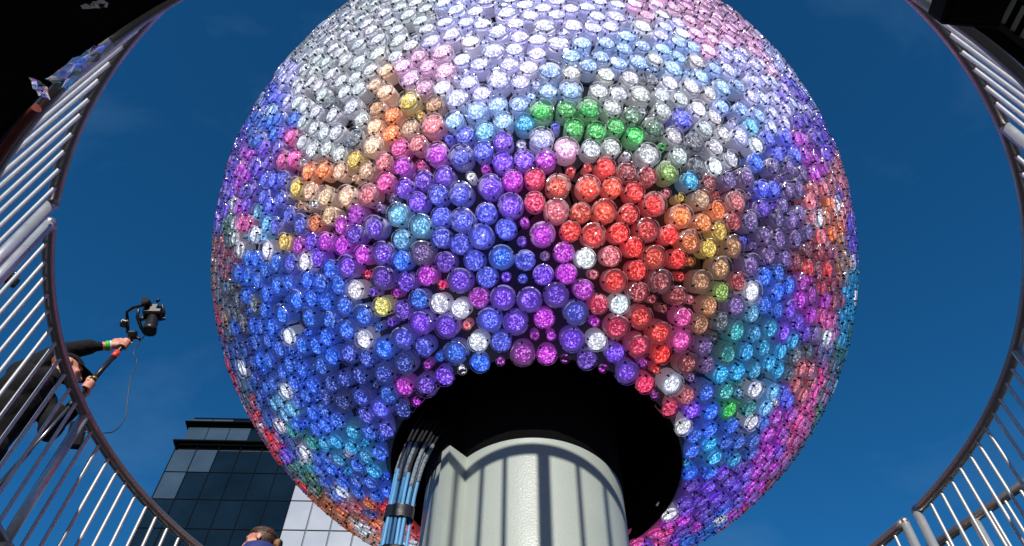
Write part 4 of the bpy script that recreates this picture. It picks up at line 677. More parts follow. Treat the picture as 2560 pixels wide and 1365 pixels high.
# the shell under the crystals: triangular panels with dark joints
import bmesh
SR = BR - POD_LEN
bm = bmesh.new()
bmesh.ops.create_icosphere(bm, subdivisions=3, radius=SR - .012)
low = [f for f in bm.faces if any(v.co.normalized().z < -math.sqrt(1 - (.60 / SR) ** 2) for v in f.verts)]
bmesh.ops.delete(bm, geom=low, context='FACES')
me = bpy.data.meshes.new('shell_backing')
bm.to_mesh(me)
bm.free()
me.materials.append(M_seam)
for p in me.polygons:
    p.use_smooth = True
o = bpy.data.objects.new('shell_backing', me)
COL.objects.link(o)
o.parent = ball
bm = bmesh.new()
bmesh.ops.create_icosphere(bm, subdivisions=3, radius=SR)
low = [f for f in bm.faces if any(v.co.normalized().z < -math.sqrt(1 - (.64 / SR) ** 2) for v in f.verts)]
bmesh.ops.delete(bm, geom=low, context='FACES')
m = MB()
for f in bm.faces:
    c = f.calc_center_median()
    vs = [c + (v.co - c) * .965 for v in f.verts]
    inn = [v * .988 for v in vs]
    m.add(vs + inn, [(0, 1, 2), (0, 3, 4, 1), (1, 4, 5, 2), (2, 5, 3, 0)])
bm.free()
m.v = [tuple(Vector(p) + BC) for p in m.v]
tag(m.build('shell_panels', M_shell, ball), kind='stuff')

# black collar and cavity round the mast
zr = BZ - math.sqrt(BR ** 2 - .648 ** 2)
m = MB()
rp = lambda deg, dr: (math.sin(R(deg)) * (SR - dr), BZ - math.cos(R(deg)) * (SR - dr))
m.lathe((AX, AY, 0), [rp(34, .012), rp(30, .010), rp(26, .010), (.700, BZ - math.sqrt((SR - .004) ** 2 - .70 ** 2)), (.668, zr + .035), (.660, zr + .030)], 96)
m.build('rim_panel', M_shell, ball)
m = MB()
m.lathe((AX, AY, 0), [(.660, zr + .030), (.648, zr + .032), (.640, zr + .045), (.635, zr + .12), (.635, zr + 1.1), (0.01, zr + 1.1)], 96)
m.build('collar', M_black, ball)

# crystals: the 300 that show largest are parts of their own, the rest one part
rs = random.Random(5)
HOLD = {s: holder_mb(s, rs) for s in 'LMS'}
DISC = {s: [disc_mb(s, rs) for _ in range(3)] for s in 'LMS'}
HM = {s: led_mesh('crystal_holder', HOLD[s], [MATS['object', 'housing'], M_clip]) for s in 'LMS'}
DM = {s: [led_mesh('crystal_disc', a, [MATS['object', 'rim'], MATS['object', 'face'], MATS['object', 'bevel']], g_) for (a, g_) in DISC[s]] for s in 'LMS'}
NAMED = 300


def vary(c, q):
    f = rs.uniform(.6, 1.2) if q not in 'waj' else rs.uniform(.95, 1.05)
    return tuple(min(1, max(0, x * f * rs.uniform(.93, 1.07))) for x in c[:3]) + (1,)


def pod_matrix(n, s):
    q = n.to_track_quat('Z', 'Y').to_matrix() @ Matrix.Rotation(rs.uniform(0, 6.283), 3, 'Z')
    lean = Euler((rs.gauss(0, .012), rs.gauss(0, .012), 0)).to_matrix()
    q = q @ lean
    face = {'L': 0, 'M': -.002, 'S': -.012}[s] + rs.uniform(-.004, .004)
    return q.to_4x4(), n * (BR - .004 + face)


big_v, big_f, big_m, big_s, big_led, big_glow = [], [], [], [], [], []
voff = 0
for i, (n, s, c) in enumerate(pods):
    q, p = pod_matrix(n, s)
    col = vary(LED[c], c)
    vi = rs.randrange(3)
    if i < NAMED:
        h = bpy.data.objects.new('crystal_holder', HM[s])
        COL.objects.link(h)
        h.parent = ball
        h.matrix_local = Matrix.Translation(p) @ q
        h.color = col
        k = bpy.data.objects.new('crystal_disc', DM[s][vi])
        COL.objects.link(k)
        k.parent = h
        k.color = col
        continue
    Rm = np.array(q.to_3x3())
    P0 = np.array(p)
    for (mb, glow, moff) in ((HOLD[s], None, 0), (DISC[s][vi][0], DISC[s][vi][1], 2)):
        V = np.array(mb.v) @ Rm.T + P0
        big_v.append(V)
        big_f += [tuple(j + voff for j in f) for f in mb.f]
        big_m += [a + moff for a in mb.m]
        big_s += mb.s
        big_glow += glow if glow else [0.0] * len(mb.v)
        big_led.append(np.tile(np.array(col, dtype=np.float32), (len(mb.v), 1)))
        voff += len(mb.v)
me = bpy.data.meshes.new('outer_crystals')
me.from_pydata(np.vstack(big_v).tolist(), [], big_f)
for mt in (MATS['attribute', 'housing'], M_clip, MATS['attribute', 'rim'], MATS['attribute', 'face'], MATS['attribute', 'bevel']):
    me.materials.append(mt)
me.polygons.foreach_set('material_index', big_m)
me.polygons.foreach_set('use_smooth', big_s)
at = me.attributes.new('glow', 'FLOAT', 'POINT')
at.data.foreach_set('value', big_glow)
at = me.attributes.new('led', 'FLOAT_COLOR', 'POINT')
at.data.foreach_set('color', np.vstack(big_led).ravel())
me.update()
o = bpy.data.objects.new('outer_crystals', me)
COL.objects.link(o)
o.parent = ball
tag(o, kind='stuff')

# ------------------------------------------------------------------ railings round the opening
RR, TOP, BOT = 2.452, 3.535, 2.668
BH = TOP - DECK_Z
bal_mesh = MB().tube([(0, 0, BOT - DECK_Z), (0, 0, BOT - DECK_Z + .024), (0, 0, BOT - DECK_Z + .032), (0, 0, BH - .038), (0, 0, BH - .031), (0, 0, BH - .015)], [.0112, .0110, .0098, .0098, .0106, .0116], 10).mesh('baluster', M_bal)
post_mesh = MB().tube([(0, 0, 0), (0, 0, TOP - DECK_Z)], .0262, 16).mesh('post', M_post)
foot_mesh = MB().lathe((0, 0, 0), [(.06, .0), (.06, .012), (.028, .012)], 16, smooth=False).mesh('post_foot', M_post)


def put(mesh, name, p, parent):
    o = bpy.data.objects.new(name, mesh)
    COL.objects.link(o)
    o.parent = parent
    o.location = Vector(p) - Vector(parent['_base'])
    return o


def arc(a0, a1, rad, z):
    n = max(3, int(abs(a1 - a0) / 1.2))
    return [polar(a0 + (a1 - a0) * k / n, rad, z) for k in range(n + 1)]


def railing(posts, label, bal_start=None, step=2.345):
    a0, a1 = posts[0], posts[-1]
    root = empty('railing_panel', polar((a0 + a1) / 2, RR, DECK_Z))
    m = MB().tube(arc(a0, a1, RR, TOP), .0300, 14)
    for a in (a0, a1):
        m.ell(polar(a, RR, TOP), (.0302, .0302, .0302), nu=12, nv=8)
    m.build('top_rail', M_rail, root)
    MB().tube(arc(a0, a1, RR, BOT), .0235, 12).build('bottom_rail', M_rail, root)
    for a in posts:
        put(post_mesh, 'post', polar(a, RR + .001, DECK_Z), root)
    for p0, p1 in zip(posts[:-1], posts[1:]):
        n = round((p1 - p0 - 1.2) / step) - 1
        off = ((p1 - p0) - (n - 1) * step) / 2
        for k in range(n):
            put(bal_mesh, 'baluster', polar(p0 + off + k * step + rs.uniform(-.10, .10), RR + .001, DECK_Z), root).rotation_euler = (rs.uniform(-.004, .004), rs.uniform(-.004, .004), rs.uniform(0, 6))
    tag(root, label, 'railing', 'curved railing panels round the deck opening')
    return root


railing([-141.5, -113.1], 'curved steel railing panel at upper left running up past the black drape')
railing([-110.4, -82.1, -53.7], 'curved steel railing panel at lower left in front of the camera operator')
railing([66.8, 95.1, 125.6, 153], 'long curved steel railing panel along the right edge of the picture')
railing([8, 36, 64.3], 'curved steel railing panel whose corner starts at the bottom right')
railing([-51, -22, 5], 'curved steel railing panel behind the mast on the far side')
railing([157, 182.2, 215], 'curved steel railing panel on the near side shading the mast')

# straight outer railing behind, bottom right
A_, B_ = Vector((2.13, 4.787, 0)), Vector((3.45, 2.836, 0))
root = empty('railing_panel', (2.788, 3.82, DECK_Z))
dirv = (B_ - A_).normalized()
lenv = (B_ - A_).length
ztop = 3.535
MB().tube([A_ + Vector((0, 0, ztop)), B_ + Vector((0, 0, ztop))], .0285, 14).build('top_rail', M_rail, root)
MB().tube([A_ + Vector((0, 0, BOT)), B_ + Vector((0, 0, BOT))], .022, 12).build('bottom_rail', M_rail, root)
pk = [.02, 1.07, lenv - .02]
for t in pk:
    put(post_mesh, 'post', A_ + dirv * t + Vector((0, 0, DECK_Z)), root)
for p0, p1 in zip(pk[:-1], pk[1:]):
    n = round((p1 - p0 - .05) / .1) - 1
    for k in range(n):
        put(bal_mesh, 'baluster', A_ + dirv * (p0 + (p1 - p0) * (k + 1) / (n + 1)) + Vector((0, 0, DECK_Z)), root)
tag(root, 'straight steel railing standing outside the round one at bottom right', 'railing')

# ------------------------------------------------------------------ dark things hung on the deck edge
m = MB().tube(arc(-137.6, -116, RR + .004, 2.603), .020, 12)
tag(m.build('red_pipe', M_rust, origin=polar(-128, RR, 2.55)), 'rust red pipe along the deck edge at the far left', 'pipe')


def foil(name, pts, label, seed, n=9, crump=.007):
    """crumpled reflective sheet spanned between four corners"""
    r_ = random.Random(seed)
    A, B, C_, D_ = (Vector(p) for p in pts)
    nor = (B - A).cross(D_ - A).normalized()
    vs = []
    for j in range(n + 1):
        for i in range(n + 1):
            u, v = i / n, j / n
            p = A * (1 - u) * (1 - v) + B * u * (1 - v) + C_ * u * v + D_ * (1 - u) * v
            p = p + nor * r_.uniform(-crump, crump) + Vector((r_.uniform(-1, 1), r_.uniform(-1, 1), r_.uniform(-1, 1))) * crump * .3
            vs.append(p)
    W = n + 1
    fs = []
    for j in range(n):
        for i in range(n):
            a = j * W + i
            fs += [(a, a + 1, a + W + 1), (a, a + W + 1, a + W)]
    back = [p + nor * .002 for p in vs]
    m = MB()
    m.add(vs, fs)
    m.add(back, [f[::-1] for f in fs])
    o = m.build(name, M_foil, origin=A)
    return tag(o, label, 'foil', 'foil scraps on the deck edge')


foil('foil_sheet', [(-1.385, .915, 2.45), (-1.392, .985, 2.56), (-1.215, .828, 2.56), (-1.245, .818, 2.45)], 'long crumpled silver foil strip catching light beside the upper left railing', 4, 6, .006)
foil('foil_sheet', [(-1.420, .900, 2.42), (-1.425, .930, 2.50), (-1.412, .995, 2.50), (-1.405, .950, 2.41)], 'small torn silver foil scrap dangling under the black deck at far left', 9, 5)
foil('foil_sheet', [(-1.25, .650, 2.46), (-1.13, .655, 2.46), (-1.15, .698, 2.44), (-1.22, .702, 2.44)], 'silver foil tip poking in at the top edge, tinted purple', 2, 4, .003)

# black drape bagged under the deck, upper left
m = MB()
rd = random.Random(8)
na, nr = 22, 8
vs = []
for j in range(nr + 1):
    for i in range(na + 1):
        a = -172 + 50 * i / na
        rr = DR + .015 + 1.3 * j / nr
        z = 2.485 - (.028 * math.sin(i * 1.9 + j) + rd.uniform(0, .03)) * (1 if 0 < j < nr else .2) - .03 * (0 < j < nr)
        vs.append(polar(a, rr, z))
W = na + 1
fs = []
for j in range(nr):
    for i in range(na):
        a = j * W + i
        fs.append((a, a + 1, a + W + 1, a + W))
m.add(vs, fs, 0, True)
m.add([v + Vector((0, 0, .004)) for v in vs], [f[::-1] for f in fs], 0, True)
tag(m.build('black_drape', M_black, origin=polar(-147, 3.0, 2.5)), 'black drape slung under the deck in the upper left corner', 'drape')

# black equipment box, upper right
bx = empty('equipment_box', polar(152, 2.5, 2.40))
rot = Matrix.Rotation(-R(152 + 24), 3, 'Z')
cbx = Vector((1.265, .62, 2.46))
m = MB()
m.box(cbx, (.17, .16, .10), 0, rot, .008)
m.build('housing', M_black, bx)
m = MB()
m.box(cbx + rot @ Vector((0, 0, -.056)), (.13, .12, .014), 0, rot, .004)
m.build('cover_plate', M_black, bx)
m = MB()
m.tube([cbx + rot @ Vector((-.06, .02, .04)), cbx + rot @ Vector((-.06, .02, .10))], .012, 8)
m.build('mounting_bolt', M_camhi, bx)
tag(bx, 'black box clamped under the deck at upper right beside the railing', 'box')

# slatted vent, upper right corner
vt = empty('slatted_vent', (1.45, .70, 2.50))
e1 = (Vector((1.493, .789, 0)) - Vector((1.378, .72, 0))).normalized()
e2 = Vector((e1.y, -e1.x, 0))
c0 = Vector((1.362, .700, 2.485))
m = MB()
Mv = Matrix((e1, e2, Vector((0, 0, 1)))).transposed()
m.box(c0 + e1 * .25 + e2 * -.004, (.56, .016, .03), 0, Mv)
m.box(c0 + e1 * .25 + e2 * .085, (.56, .016, .03), 0, Mv)
m.build('frame', M_cam, vt)
for k in range(13):
    m = MB()
    m.box(c0 + e1 * (.012 + .04 * k) + e2 * .04 + Vector((0, 0, -.002)), (.014, .072, .006), 0, Mv @ Matrix.Rotation(.35, 3, 'Z') @ Matrix.Rotation(.5, 3, 'Y'))
    m.build('slat', M_bal, vt)
tag(vt, 'black vent with pale slats in the upper right corner', 'vent')

# ------------------------------------------------------------------ cable bundle on the mast
cb = empty('cable_bundle', (-.40, 2.46, -1.58))
path = [Vector(p) for p in ((-.42, 2.45, -1.58), (-.41, 2.455, 0.6), (-.405, 2.46, 1.6), (-.400, 2.464, 2.06), (-.396, 2.468, 2.277), (-.388, 2.492, 2.483), (-.362, 2.55, 2.70), (-.330, 2.64, 2.93), (-.27, 2.75, 3.25))]


def spline(pts, per=8):
    out = []
    P_ = [pts[0] * 2 - pts[1]] + pts + [pts[-1] * 2 - pts[-2]]
    for i in range(1, len(P_) - 2):
        for k in range(per):
            t = k / per
            a, b_, c_, d_ = P_[i - 1], P_[i], P_[i + 1], P_[i + 2]
            out.append(.5 * ((2 * b_) + (c_ - a) * t + (2 * a - 5 * b_ + 4 * c_ - d_) * t * t + (3 * b_ - a - 3 * c_ + d_) * t ** 3))
    out.append(pts[-1])
    return out


sp = spline(path)
M_braid = material('grey_braid', srgb(150, 165, 178), .5, noise=.85, nscale=160, col2=(.01, .01, .012), bump=.8, bscale=220)
M_dcab = material('black_sheath', (.005, .005, .008), .9, noise=.2)
offs = [(-.042 + .014 * k, 0 if k % 2 else .008) for k in range(7)] + [(-.035 + .0145 * k, -.014) for k in range(5)]
for k, (ox, oy) in enumerate(offs):
    zc = 2.36 + rs.uniform(-.05, .10)
    zb_ = 2.62 + rs.uniform(-.06, .05)
    wob = rs.uniform(0, 6)
    def P(p):
        spread = 1 + max(0, p.z - 2.3) * 1.0
        return p + Vector((ox * spread + .002 * math.sin(p.z * 5 + wob), oy * 1.2 + .002 * math.cos(p.z * 4 + wob), 0))
    blue = [P(p) for p in sp if p.z <= zc]
    up_ = [P(p) for p in sp if p.z > zc - .04]
    MB().tube(blue, .0072, 8).build('cable', M_cable, cb)
    mid = [p for p in up_ if p.z < zb_]
    if len(mid) > 1 and k % 3 != 1:
        MB().tube(mid, .0085, 8).build('braided_sleeve', M_braid, cb)
        up_ = [p for p in up_ if p.z > zb_ - .07]
    MB().tube(up_, .0056, 8).build('black_sheath', M_dcab, cb)
for zt in (2.02, 2.20, 1.5, .7):
    ring = [p for p in sp if zt - .03 < p.z < zt + .03] or [min(sp, key=lambda p: abs(p.z - zt))]
    c = min(sp, key=lambda p: abs(p.z - zt))
    c = Vector((c.x, c.y, zt))
    vs = []
    n = 24
    hh = .028 if zt > 2.1 else .02
    for z in (-hh, -hh * .5, 0, hh * .5, hh):
        for q in range(n):
            a = 2 * math.pi * q / n
            vs.append(c + Vector((.0545 * math.cos(a) * (1 + rs.uniform(-.02, .02)), -.004 + .029 * math.sin(a) * (1 + rs.uniform(-.05, .05)), z + rs.uniform(-.003, .003))))
    fs = [(j * n + q, j * n + (q + 1) % n, (j + 1) * n + (q + 1) % n, (j + 1) * n + q) for j in range(4) for q in range(n)]
    m = MB()
    m.add(vs, fs, 0, True)
    m.build('tape_wrap', M_tape, cb)
tag(cb, 'taped bundle of blue cables climbing the left side of the mast into the ball', 'cables')

# ------------------------------------------------------------------ people
def remeshed(name, mb, mats, paint, parent, voxel=.009, smooth=6):
    """fuse overlapping closed shapes into one continuous skin; paint(center) gives each face its material"""
    base = Vector(parent['_base'])
    tmp = bpy.data.objects.new('tmp', mb.mesh('tmp', mats[0], base))
    COL.objects.link(tmp)
    r_ = tmp.modifiers.new('r', 'REMESH')
    r_.mode = 'VOXEL'
    r_.voxel_size = voxel
    s_ = tmp.modifiers.new('s', 'SMOOTH')
    s_.factor = .5
    s_.iterations = smooth
    dg = bpy.context.evaluated_depsgraph_get()
    me = bpy.data.meshes.new_from_object(tmp.evaluated_get(dg))
    bpy.data.objects.remove(tmp)
    me.name = name
    me.materials.clear()
    for mt in mats:
        me.materials.append(mt)
    idx = [paint(p.center + base) for p in me.polygons]
    me.polygons.foreach_set('material_index', idx)
    me.polygons.foreach_set('use_smooth', [True] * len(me.polygons))
    o = bpy.data.objects.new(name, me)
    COL.objects.link(o)
    o.parent = parent
    o['_base'] = tuple(base)
    return o


def frame(fwd, upv):
    f = Vector(fwd).normalized()
    u = Vector(upv)
    u = (u - f * u.dot(f)).normalized()
    r_ = f.cross(u)
    return Matrix((r_, f, u)).transposed()      # columns: right, forward, up


def add_head(m, c, F, k=1.0):
    """cranium, jaw, brow, nose, lips and ears round the centre c; F = right, forward, up"""
    c = Vector(c)
    E_ = lambda p, r_: m.ell(c + F @ Vector(p) * k, tuple(x * k for x in r_), F, 18, 12)
    E_((0, -.012, .028), (.077, .096, .088))
    E_((0, .022, -.030), (.062, .072, .078))
    E_((0, .052, -.082), (.036, .036, .030))
    E_((0, .074, .018), (.056, .018, .014))
    E_((0, .092, -.016), (.011, .015, .024))
    E_((0, .101, -.031), (.016, .014, .011))
    E_((0, .086, -.058), (.024, .010, .007))
    E_((0, .084, -.068), (.021, .010, .007))
    for s in (-1, 1):
        E_((s * .046, .060, -.030), (.022, .020, .020))
        E_((s * .080, -.008, -.012), (.008, .020, .032))
    m.tube([c + F @ Vector((0, -.030, -.04)) * k, c + F @ Vector((0, -.045, -.155)) * k], [.050 * k, .056 * k], 14)


def add_eyes(c, F, parent, k=1.0):
    for s in (-1, 1):
        m = MB()
        m.ell(Vector(c) + F @ Vector((s * .031, .081, .000)) * k, (.013 * k, .011 * k, .008 * k), F, 10, 8)
        m.build('eye', M_eye, parent)


M_eye = material('eye', (.03, .02, .018), .15, noise=.1)


def limb(m, pts, rads, n=14):
    pts = [Vector(p) for p in pts]
    m.tube(pts, rads, n)
    for p, r_ in zip(pts, rads):
        m.ell(p, (r_ * .99,) * 3, nu=12, nv=8)


def grip_hand(m, c, axis, wrist, stick_r=.016, k=1.0, flip=1):
    """a fist closed on a stick: palm behind it, four bent fingers round it, thumb from the other side"""
    c, a = Vector(c), Vector(axis).normalized()
    w = Vector(wrist) - c
    w = (w - a * w.dot(a)).normalized()               # from the stick towards the wrist side
    t = a.cross(w) * flip
    m.ell(c + w * .040 * k, (.046 * k, .030 * k, .018 * k), Matrix((a, w, t)).transposed(), 14, 10)
    m.ell(c + w * .052 * k + t * .006, (.036 * k, .034 * k, .020 * k), Matrix((a, w, t)).transposed(), 14, 10)
    fr = .0092 * k
    R_ = stick_r + fr * .95
    for i, (off, ln) in enumerate(((.034, 235), (.012, 262), (-.010, 250), (-.031, 215))):
        pts = [c + a * off * k + w * .046 * k + t * .014]
        for q in range(7):
            th = R(20 + ln * q / 6)
            pts.append(c + a * off * k + w * R_ * math.cos(th) + t * R_ * math.sin(th))
        rr = [fr * 1.1] + [fr * (1.05 - .035 * q) for q in range(7)]
        m.tube(pts, rr, 10)
        m.ell(pts[-1], (fr * .86,) * 3, nu=8, nv=6)
        m.ell(pts[2], (fr * 1.1,) * 3, nu=8, nv=6)
    pts = [c + a * .030 * k + w * .050 * k - t * .012]
    for q in range(4):
        th = R(-28 - 40 * q)
        pts.append(c + a * (.040 + .006 * q) * k + w * (R_ + .003) * math.cos(th) + t * (R_ + .003) * math.sin(th))
    m.tube(pts, [.013 * k, .0125 * k, .0115 * k, .0105 * k, .009 * k], 10)
    m.ell(pts[-1], (.009 * k,) * 3, nu=8, nv=6)


# ---- the camera operator, outside the railing on the left
K = .955
op = empty('person', (-2.82, 3.36, DECK_Z))
S_ = lambda x, y, z: Vector((x, y, z)) * K
stick_top, stick_low = S_(-2.605, 3.608, 4.755), S_(-2.713, 3.489, 3.308)
sdir = (stick_top - stick_low).normalized()
at_z = lambda z: stick_low + (stick_top - stick_low) * ((z - stick_low.z) / (stick_top.z - stick_low.z))
h1, h2 = at_z(4.655 * K), at_z(4.175 * K)
head_c = S_(-2.878, 3.596, 4.375)
HF = frame((.80, .55, .02), (-.12, .05, 1))
m = MB()
neck = S_(-2.95, 3.55, 4.235)
chest = S_(-2.995, 3.545, 4.03)
belly = S_(-3.02, 3.53, 3.80)
pelv = Vector((-2.90, 3.37, 3.42))
TF = frame((.93, .15, -.25), (.12, 0, 1))
m.ell(chest, (.20, .125, .20), TF, 20, 12)
m.ell(belly, (.175, .125, .22), TF, 20, 12)
m.ell(pelv, (.175, .13, .15), None, 20, 12)
m.tube([chest, belly, pelv], [.14, .14, .14], 18)
limb(m, [neck, S_(-2.975, 3.56, 4.12)], [.065, .09])
sh1, sh2 = S_(-3.06, 3.495, 4.20), S_(-2.93, 3.66, 4.13)
limb(m, [chest, sh1], [.11, .082])
limb(m, [chest, sh2], [.11, .080])
w1 = h1 + (S_(-2.742, 3.568, 4.591) - h1).normalized() * .085
limb(m, [sh1, S_(-2.945, 3.525, 4.462), S_(-2.80, 3.556, 4.568)], [.076, .062, .050])
limb(m, [S_(-2.81, 3.553, 4.56), w1, h1 + (w1 - h1) * .4], [.036, .026, .024])
w2 = h2 + Vector((-.03, .05, -.065))
limb(m, [sh2, S_(-2.80, 3.70, 3.93), S_(-2.69, 3.62, 4.03)], [.074, .060, .046])
limb(m, [S_(-2.70, 3.63, 4.02), w2, h2 + (w2 - h2) * .4], [.033, .027, .025])
for s, fx, fy in ((-1, -2.92, 3.20), (1, -2.80, 3.52)):
    hip = pelv + Vector((0, s * .09, -.05))
    kn = Vector(((hip.x + fx) / 2 + .03, (hip.y + fy) / 2, 3.0))
    limb(m, [hip, kn, Vector((fx, fy, 2.66))], [.095, .068, .052])
    m.ell((fx + .06, fy, 2.60), (.14, .05, .05))
    m.box((fx + .06, fy, 2.563), (.24, .085, .02), bevel=.008)
grip_hand(m, h1, sdir, w1, .016, 1.0, 1)
grip_hand(m, h2, sdir, w2, .017, 1.0, -1)
add_head(m, head_c, HF)
# coat hem and a loose hood round the neck
m.ell(S_(-2.99, 3.55, 4.20), (.12, .13, .06), TF, 16, 10)


def paint_op(c):
    l_ = HF.transposed() @ (c - head_c)
    if (c - head_c).length < .135 and l_.z > -.10 - max(0, -l_.y - .02) * -.8 and l_.y > -.10 and l_.z < .055:
        return 1
    if (c - h1).length < .105 or (c - w1).length < .05:
        return 1
    if (c - h2).length < .10 or (c - w2).length < .045:
        return 1
    return 0


body = remeshed('body', m, [M_cloth, M_skin], paint_op, op, .0075, 4)
add_eyes(head_c, HF, op)
m = MB()                                  # cap: crown and brim
nn, rows = 24, 8
vs = []
for j in range(rows + 1):
    t = R(88) * j / rows
    for i in range(nn):
        a = 2 * math.pi * i / nn
        p = Vector((.087 * math.sin(t) * math.cos(a), .108 * math.sin(t) * math.sin(a) - .010, .030 + .088 * math.cos(t)))
        vs.append(head_c + HF @ p)
fs = [(j * nn + i, j * nn + (i + 1) % nn, (j + 1) * nn + (i + 1) % nn, (j + 1) * nn + i) for j in range(rows) for i in range(nn)]
m.add(vs, fs, 0, True)
m.build('cap', M_cloth, op)
m = MB()
vs = []
for lay in (0, .004):
    for j in range(4):
        for i in range(13):
            a = R(-72 + 144 * i / 12)
            ext = .075 * j / 3 * max(.1, math.cos(a)) ** .6
            p = Vector((.086 * math.sin(a), (.096 + ext) * math.cos(a) - .005, .036 - .016 * j / 3 - .012 * abs(math.sin(a)) * j / 3 + lay))
            vs.append(head_c + HF @ p)
fs = []
for lay in (0, 1):
    o_ = lay * 52
    for j in range(3):
        for i in range(12):
            a = o_ + j * 13 + i
            fs.append((a, a + 1, a + 14, a + 13) if lay else (a, a + 13, a + 14, a + 1))
m.add(vs, fs, 0, True)
m.build('cap_brim', M_cloth, op)
wd = (w1 - S_(-2.81, 3.553, 4.56)).normalized()
mid = w1 - wd * .012
for nm, mt, o_, ln in (('green_wristband', M_green, -.012, .024), ('white_wristband', M_white, .012, .012)):
    m = MB()
    a_ = mid + wd * o_
    m.tube([a_, a_ + wd * ln * .5, a_ + wd * ln], [.0325, .034, .0325], 16, caps=True)
    m.build(nm, mt, op)
# jacket flap and bag hanging in front of the hip
m = MB()
m.ell(S_(-2.74, 3.60, 3.88), (.10, .07, .12), frame((.9, .3, 0), (.35, 0, 1)), 16, 10)
m.box(S_(-2.60, 3.66, 3.84), (.05, .09, .17), 0, frame((.9, .3, .2), (.55, 0, 1)), .012)
m.build('waist_bag', M_cloth, op)
tag(op, 'person in black clothes and dark cap holding up a camera stick at left', 'person')

# ---- the stick with gimbal and camera
rg = empty('camera_stick', stick_low)
e_r = Vector((1, -.02, .02)).normalized()
e_u = Vector((-.01, -.80, .60)).normalized()
e_f = e_r.cross(e_u) * -1
PX = .00292
G0 = stick_top.copy()


def gp(px, py, dep=0.0):
    """a point of the rig: px to the right of the stick's top, py down, dep behind, in rig units"""
    return G0 + e_r * px * PX - e_u * py * PX + e_f * dep


low_end = stick_low - sdir * .35
MB().tube([at_z(4.50 * K), at_z(4.23 * K)], .0165, 14).build('upper_tube', M_cam, rg)
MB().tube([at_z(4.75 * K), at_z(4.50 * K)], .0135, 14).build('grip', M_cam, rg)
MB().tube([at_z(4.565 * K), at_z(4.50 * K)], .0195, 16).build('red_collar', M_red, rg)
MB().tube([at_z(4.245 * K), at_z(4.215 * K)], .022, 16).build('clamp', M_cam, rg)
MB().tube([at_z(4.262 * K), at_z(4.246 * K)], .0195, 16).build('gold_ring', M_gold, rg)
MB().tube([at_z(4.22 * K), at_z(3.98 * K)], .0155, 14).build('middle_tube', M_cam, rg)
MB().tube([at_z(4.005 * K), at_z(3.965 * K)], .020, 16).build('lower_clamp', M_cam, rg)
MB().tube([at_z(3.97 * K), at_z(3.52 * K)], .0085, 12).build('thin_tube', M_camhi, rg)
MB().tube([at_z(3.54 * K), low_end], .0135, 12).build('foot_tube', M_cam, rg)
gim = MB()
gim.box(gp(3, -6), (.055, .045, .045), 0, frame(e_u, e_f), .008)
gim.tube([gp(-2, 10), gp(3, -4)], .016, 10)
gim.tube([gp(-8, 4), gp(14, 2)], .010, 10)
gim.tube([gp(12, 0), gp(22, 8)], .009, 8)
gim.build('gimbal_base', M_cam, rg)
gim = MB()
gim.box(gp(-16, -30), (.042, .05, .05), 0, frame(e_u + e_r * .3, e_f), .006)
gim.tube([gp(-8, -8), gp(-10, -38)], .0115, 10)
gim.tube([gp(-10, -36), gp(-12, -56), gp(2, -66), gp(20, -70), gp(30, -74)], [.0115, .010, .010, .011, .013], 10)
gim.build('gimbal_arm', M_cam, rg)
gim = MB()
gim.tube([gp(30, -82, -.02), gp(30, -72, .035)], .0265, 18)
gim.tube([gp(30, -83, -.024), gp(30, -82, -.018)], .021, 18)
gim.build('pan_motor', M_cam, rg)
gim = MB()
gim.tube([gp(14, -62), gp(12, -44), gp(20, -24), gp(26, -12)], [.010, .011, .012, .009], 10)
gim.tube([gp(22, -44, .0), gp(26, -36, .0)], .018, 14)
gim.build('roll_arm', M_cam, rg)
cm = MB()
cf = frame(e_f * -1 - e_u * 1.1 + e_r * .12, e_u)
cm.box(gp(44, -52, .03), (.125, .065, .095), 0, cf, .012)
cm.box(gp(44, -66, .045), (.05, .05, .03), 0, cf, .008)
cm.build('camera_body', M_cam, rg)
ld = (e_f * -1 - e_u * 1.1 + e_r * .12).normalized()
l0 = gp(46, -46, .02)
lens = MB()
lens.tube([l0, l0 + ld * .045, l0 + ld * .048, l0 + ld * .10, l0 + ld * .103, l0 + ld * .14], [.037, .037, .040, .040, .0425, .046], 22)
lens.build('lens', M_cam, rg)
ln = MB()
ln.tube([l0 + ld * .1405, l0 + ld * .142], [.038, .036], 20)
ln.build('front_glass', material('lens_glass', (.004, .004, .008), .04, spec=1.0, noise=.1), rg)
kn = MB()
kn.tube([gp(66, -72), gp(72, -54), gp(70, -40)], .0085, 8)
kn.tube([gp(54, -78), gp(60, -84)], .010, 10)
kn.tube([gp(68, -40), gp(74, -40)], .011, 10)
kn.build('side_handle', M_cam, rg)
kb = MB()
kb.tube([gp(70, -41), gp(76, -41)], .0065, 8)
kb.ell(gp(-20, -34, -.02), (.009, .009, .009), nu=8, nv=6)
kb.build('steel_knob', M_camhi, rg)
cp = spline([S_(*p) for p in ((-2.53, 3.624, 4.80), (-2.533, 3.622, 4.606), (-2.493, 3.65, 4.535), (-2.475, 3.662, 4.362), (-2.426, 3.695, 4.166), (-2.399, 3.712, 4.037), (-2.415, 3.702, 3.925), (-2.461, 3.671, 3.876), (-2.58, 3.65, 3.86))], 6)
MB().tube(cp, .0032, 6).build('loose_cable', M_cam, rg)
tag(rg, 'black telescopic stick with a gimbal and camera on top held over the railing', 'camera')

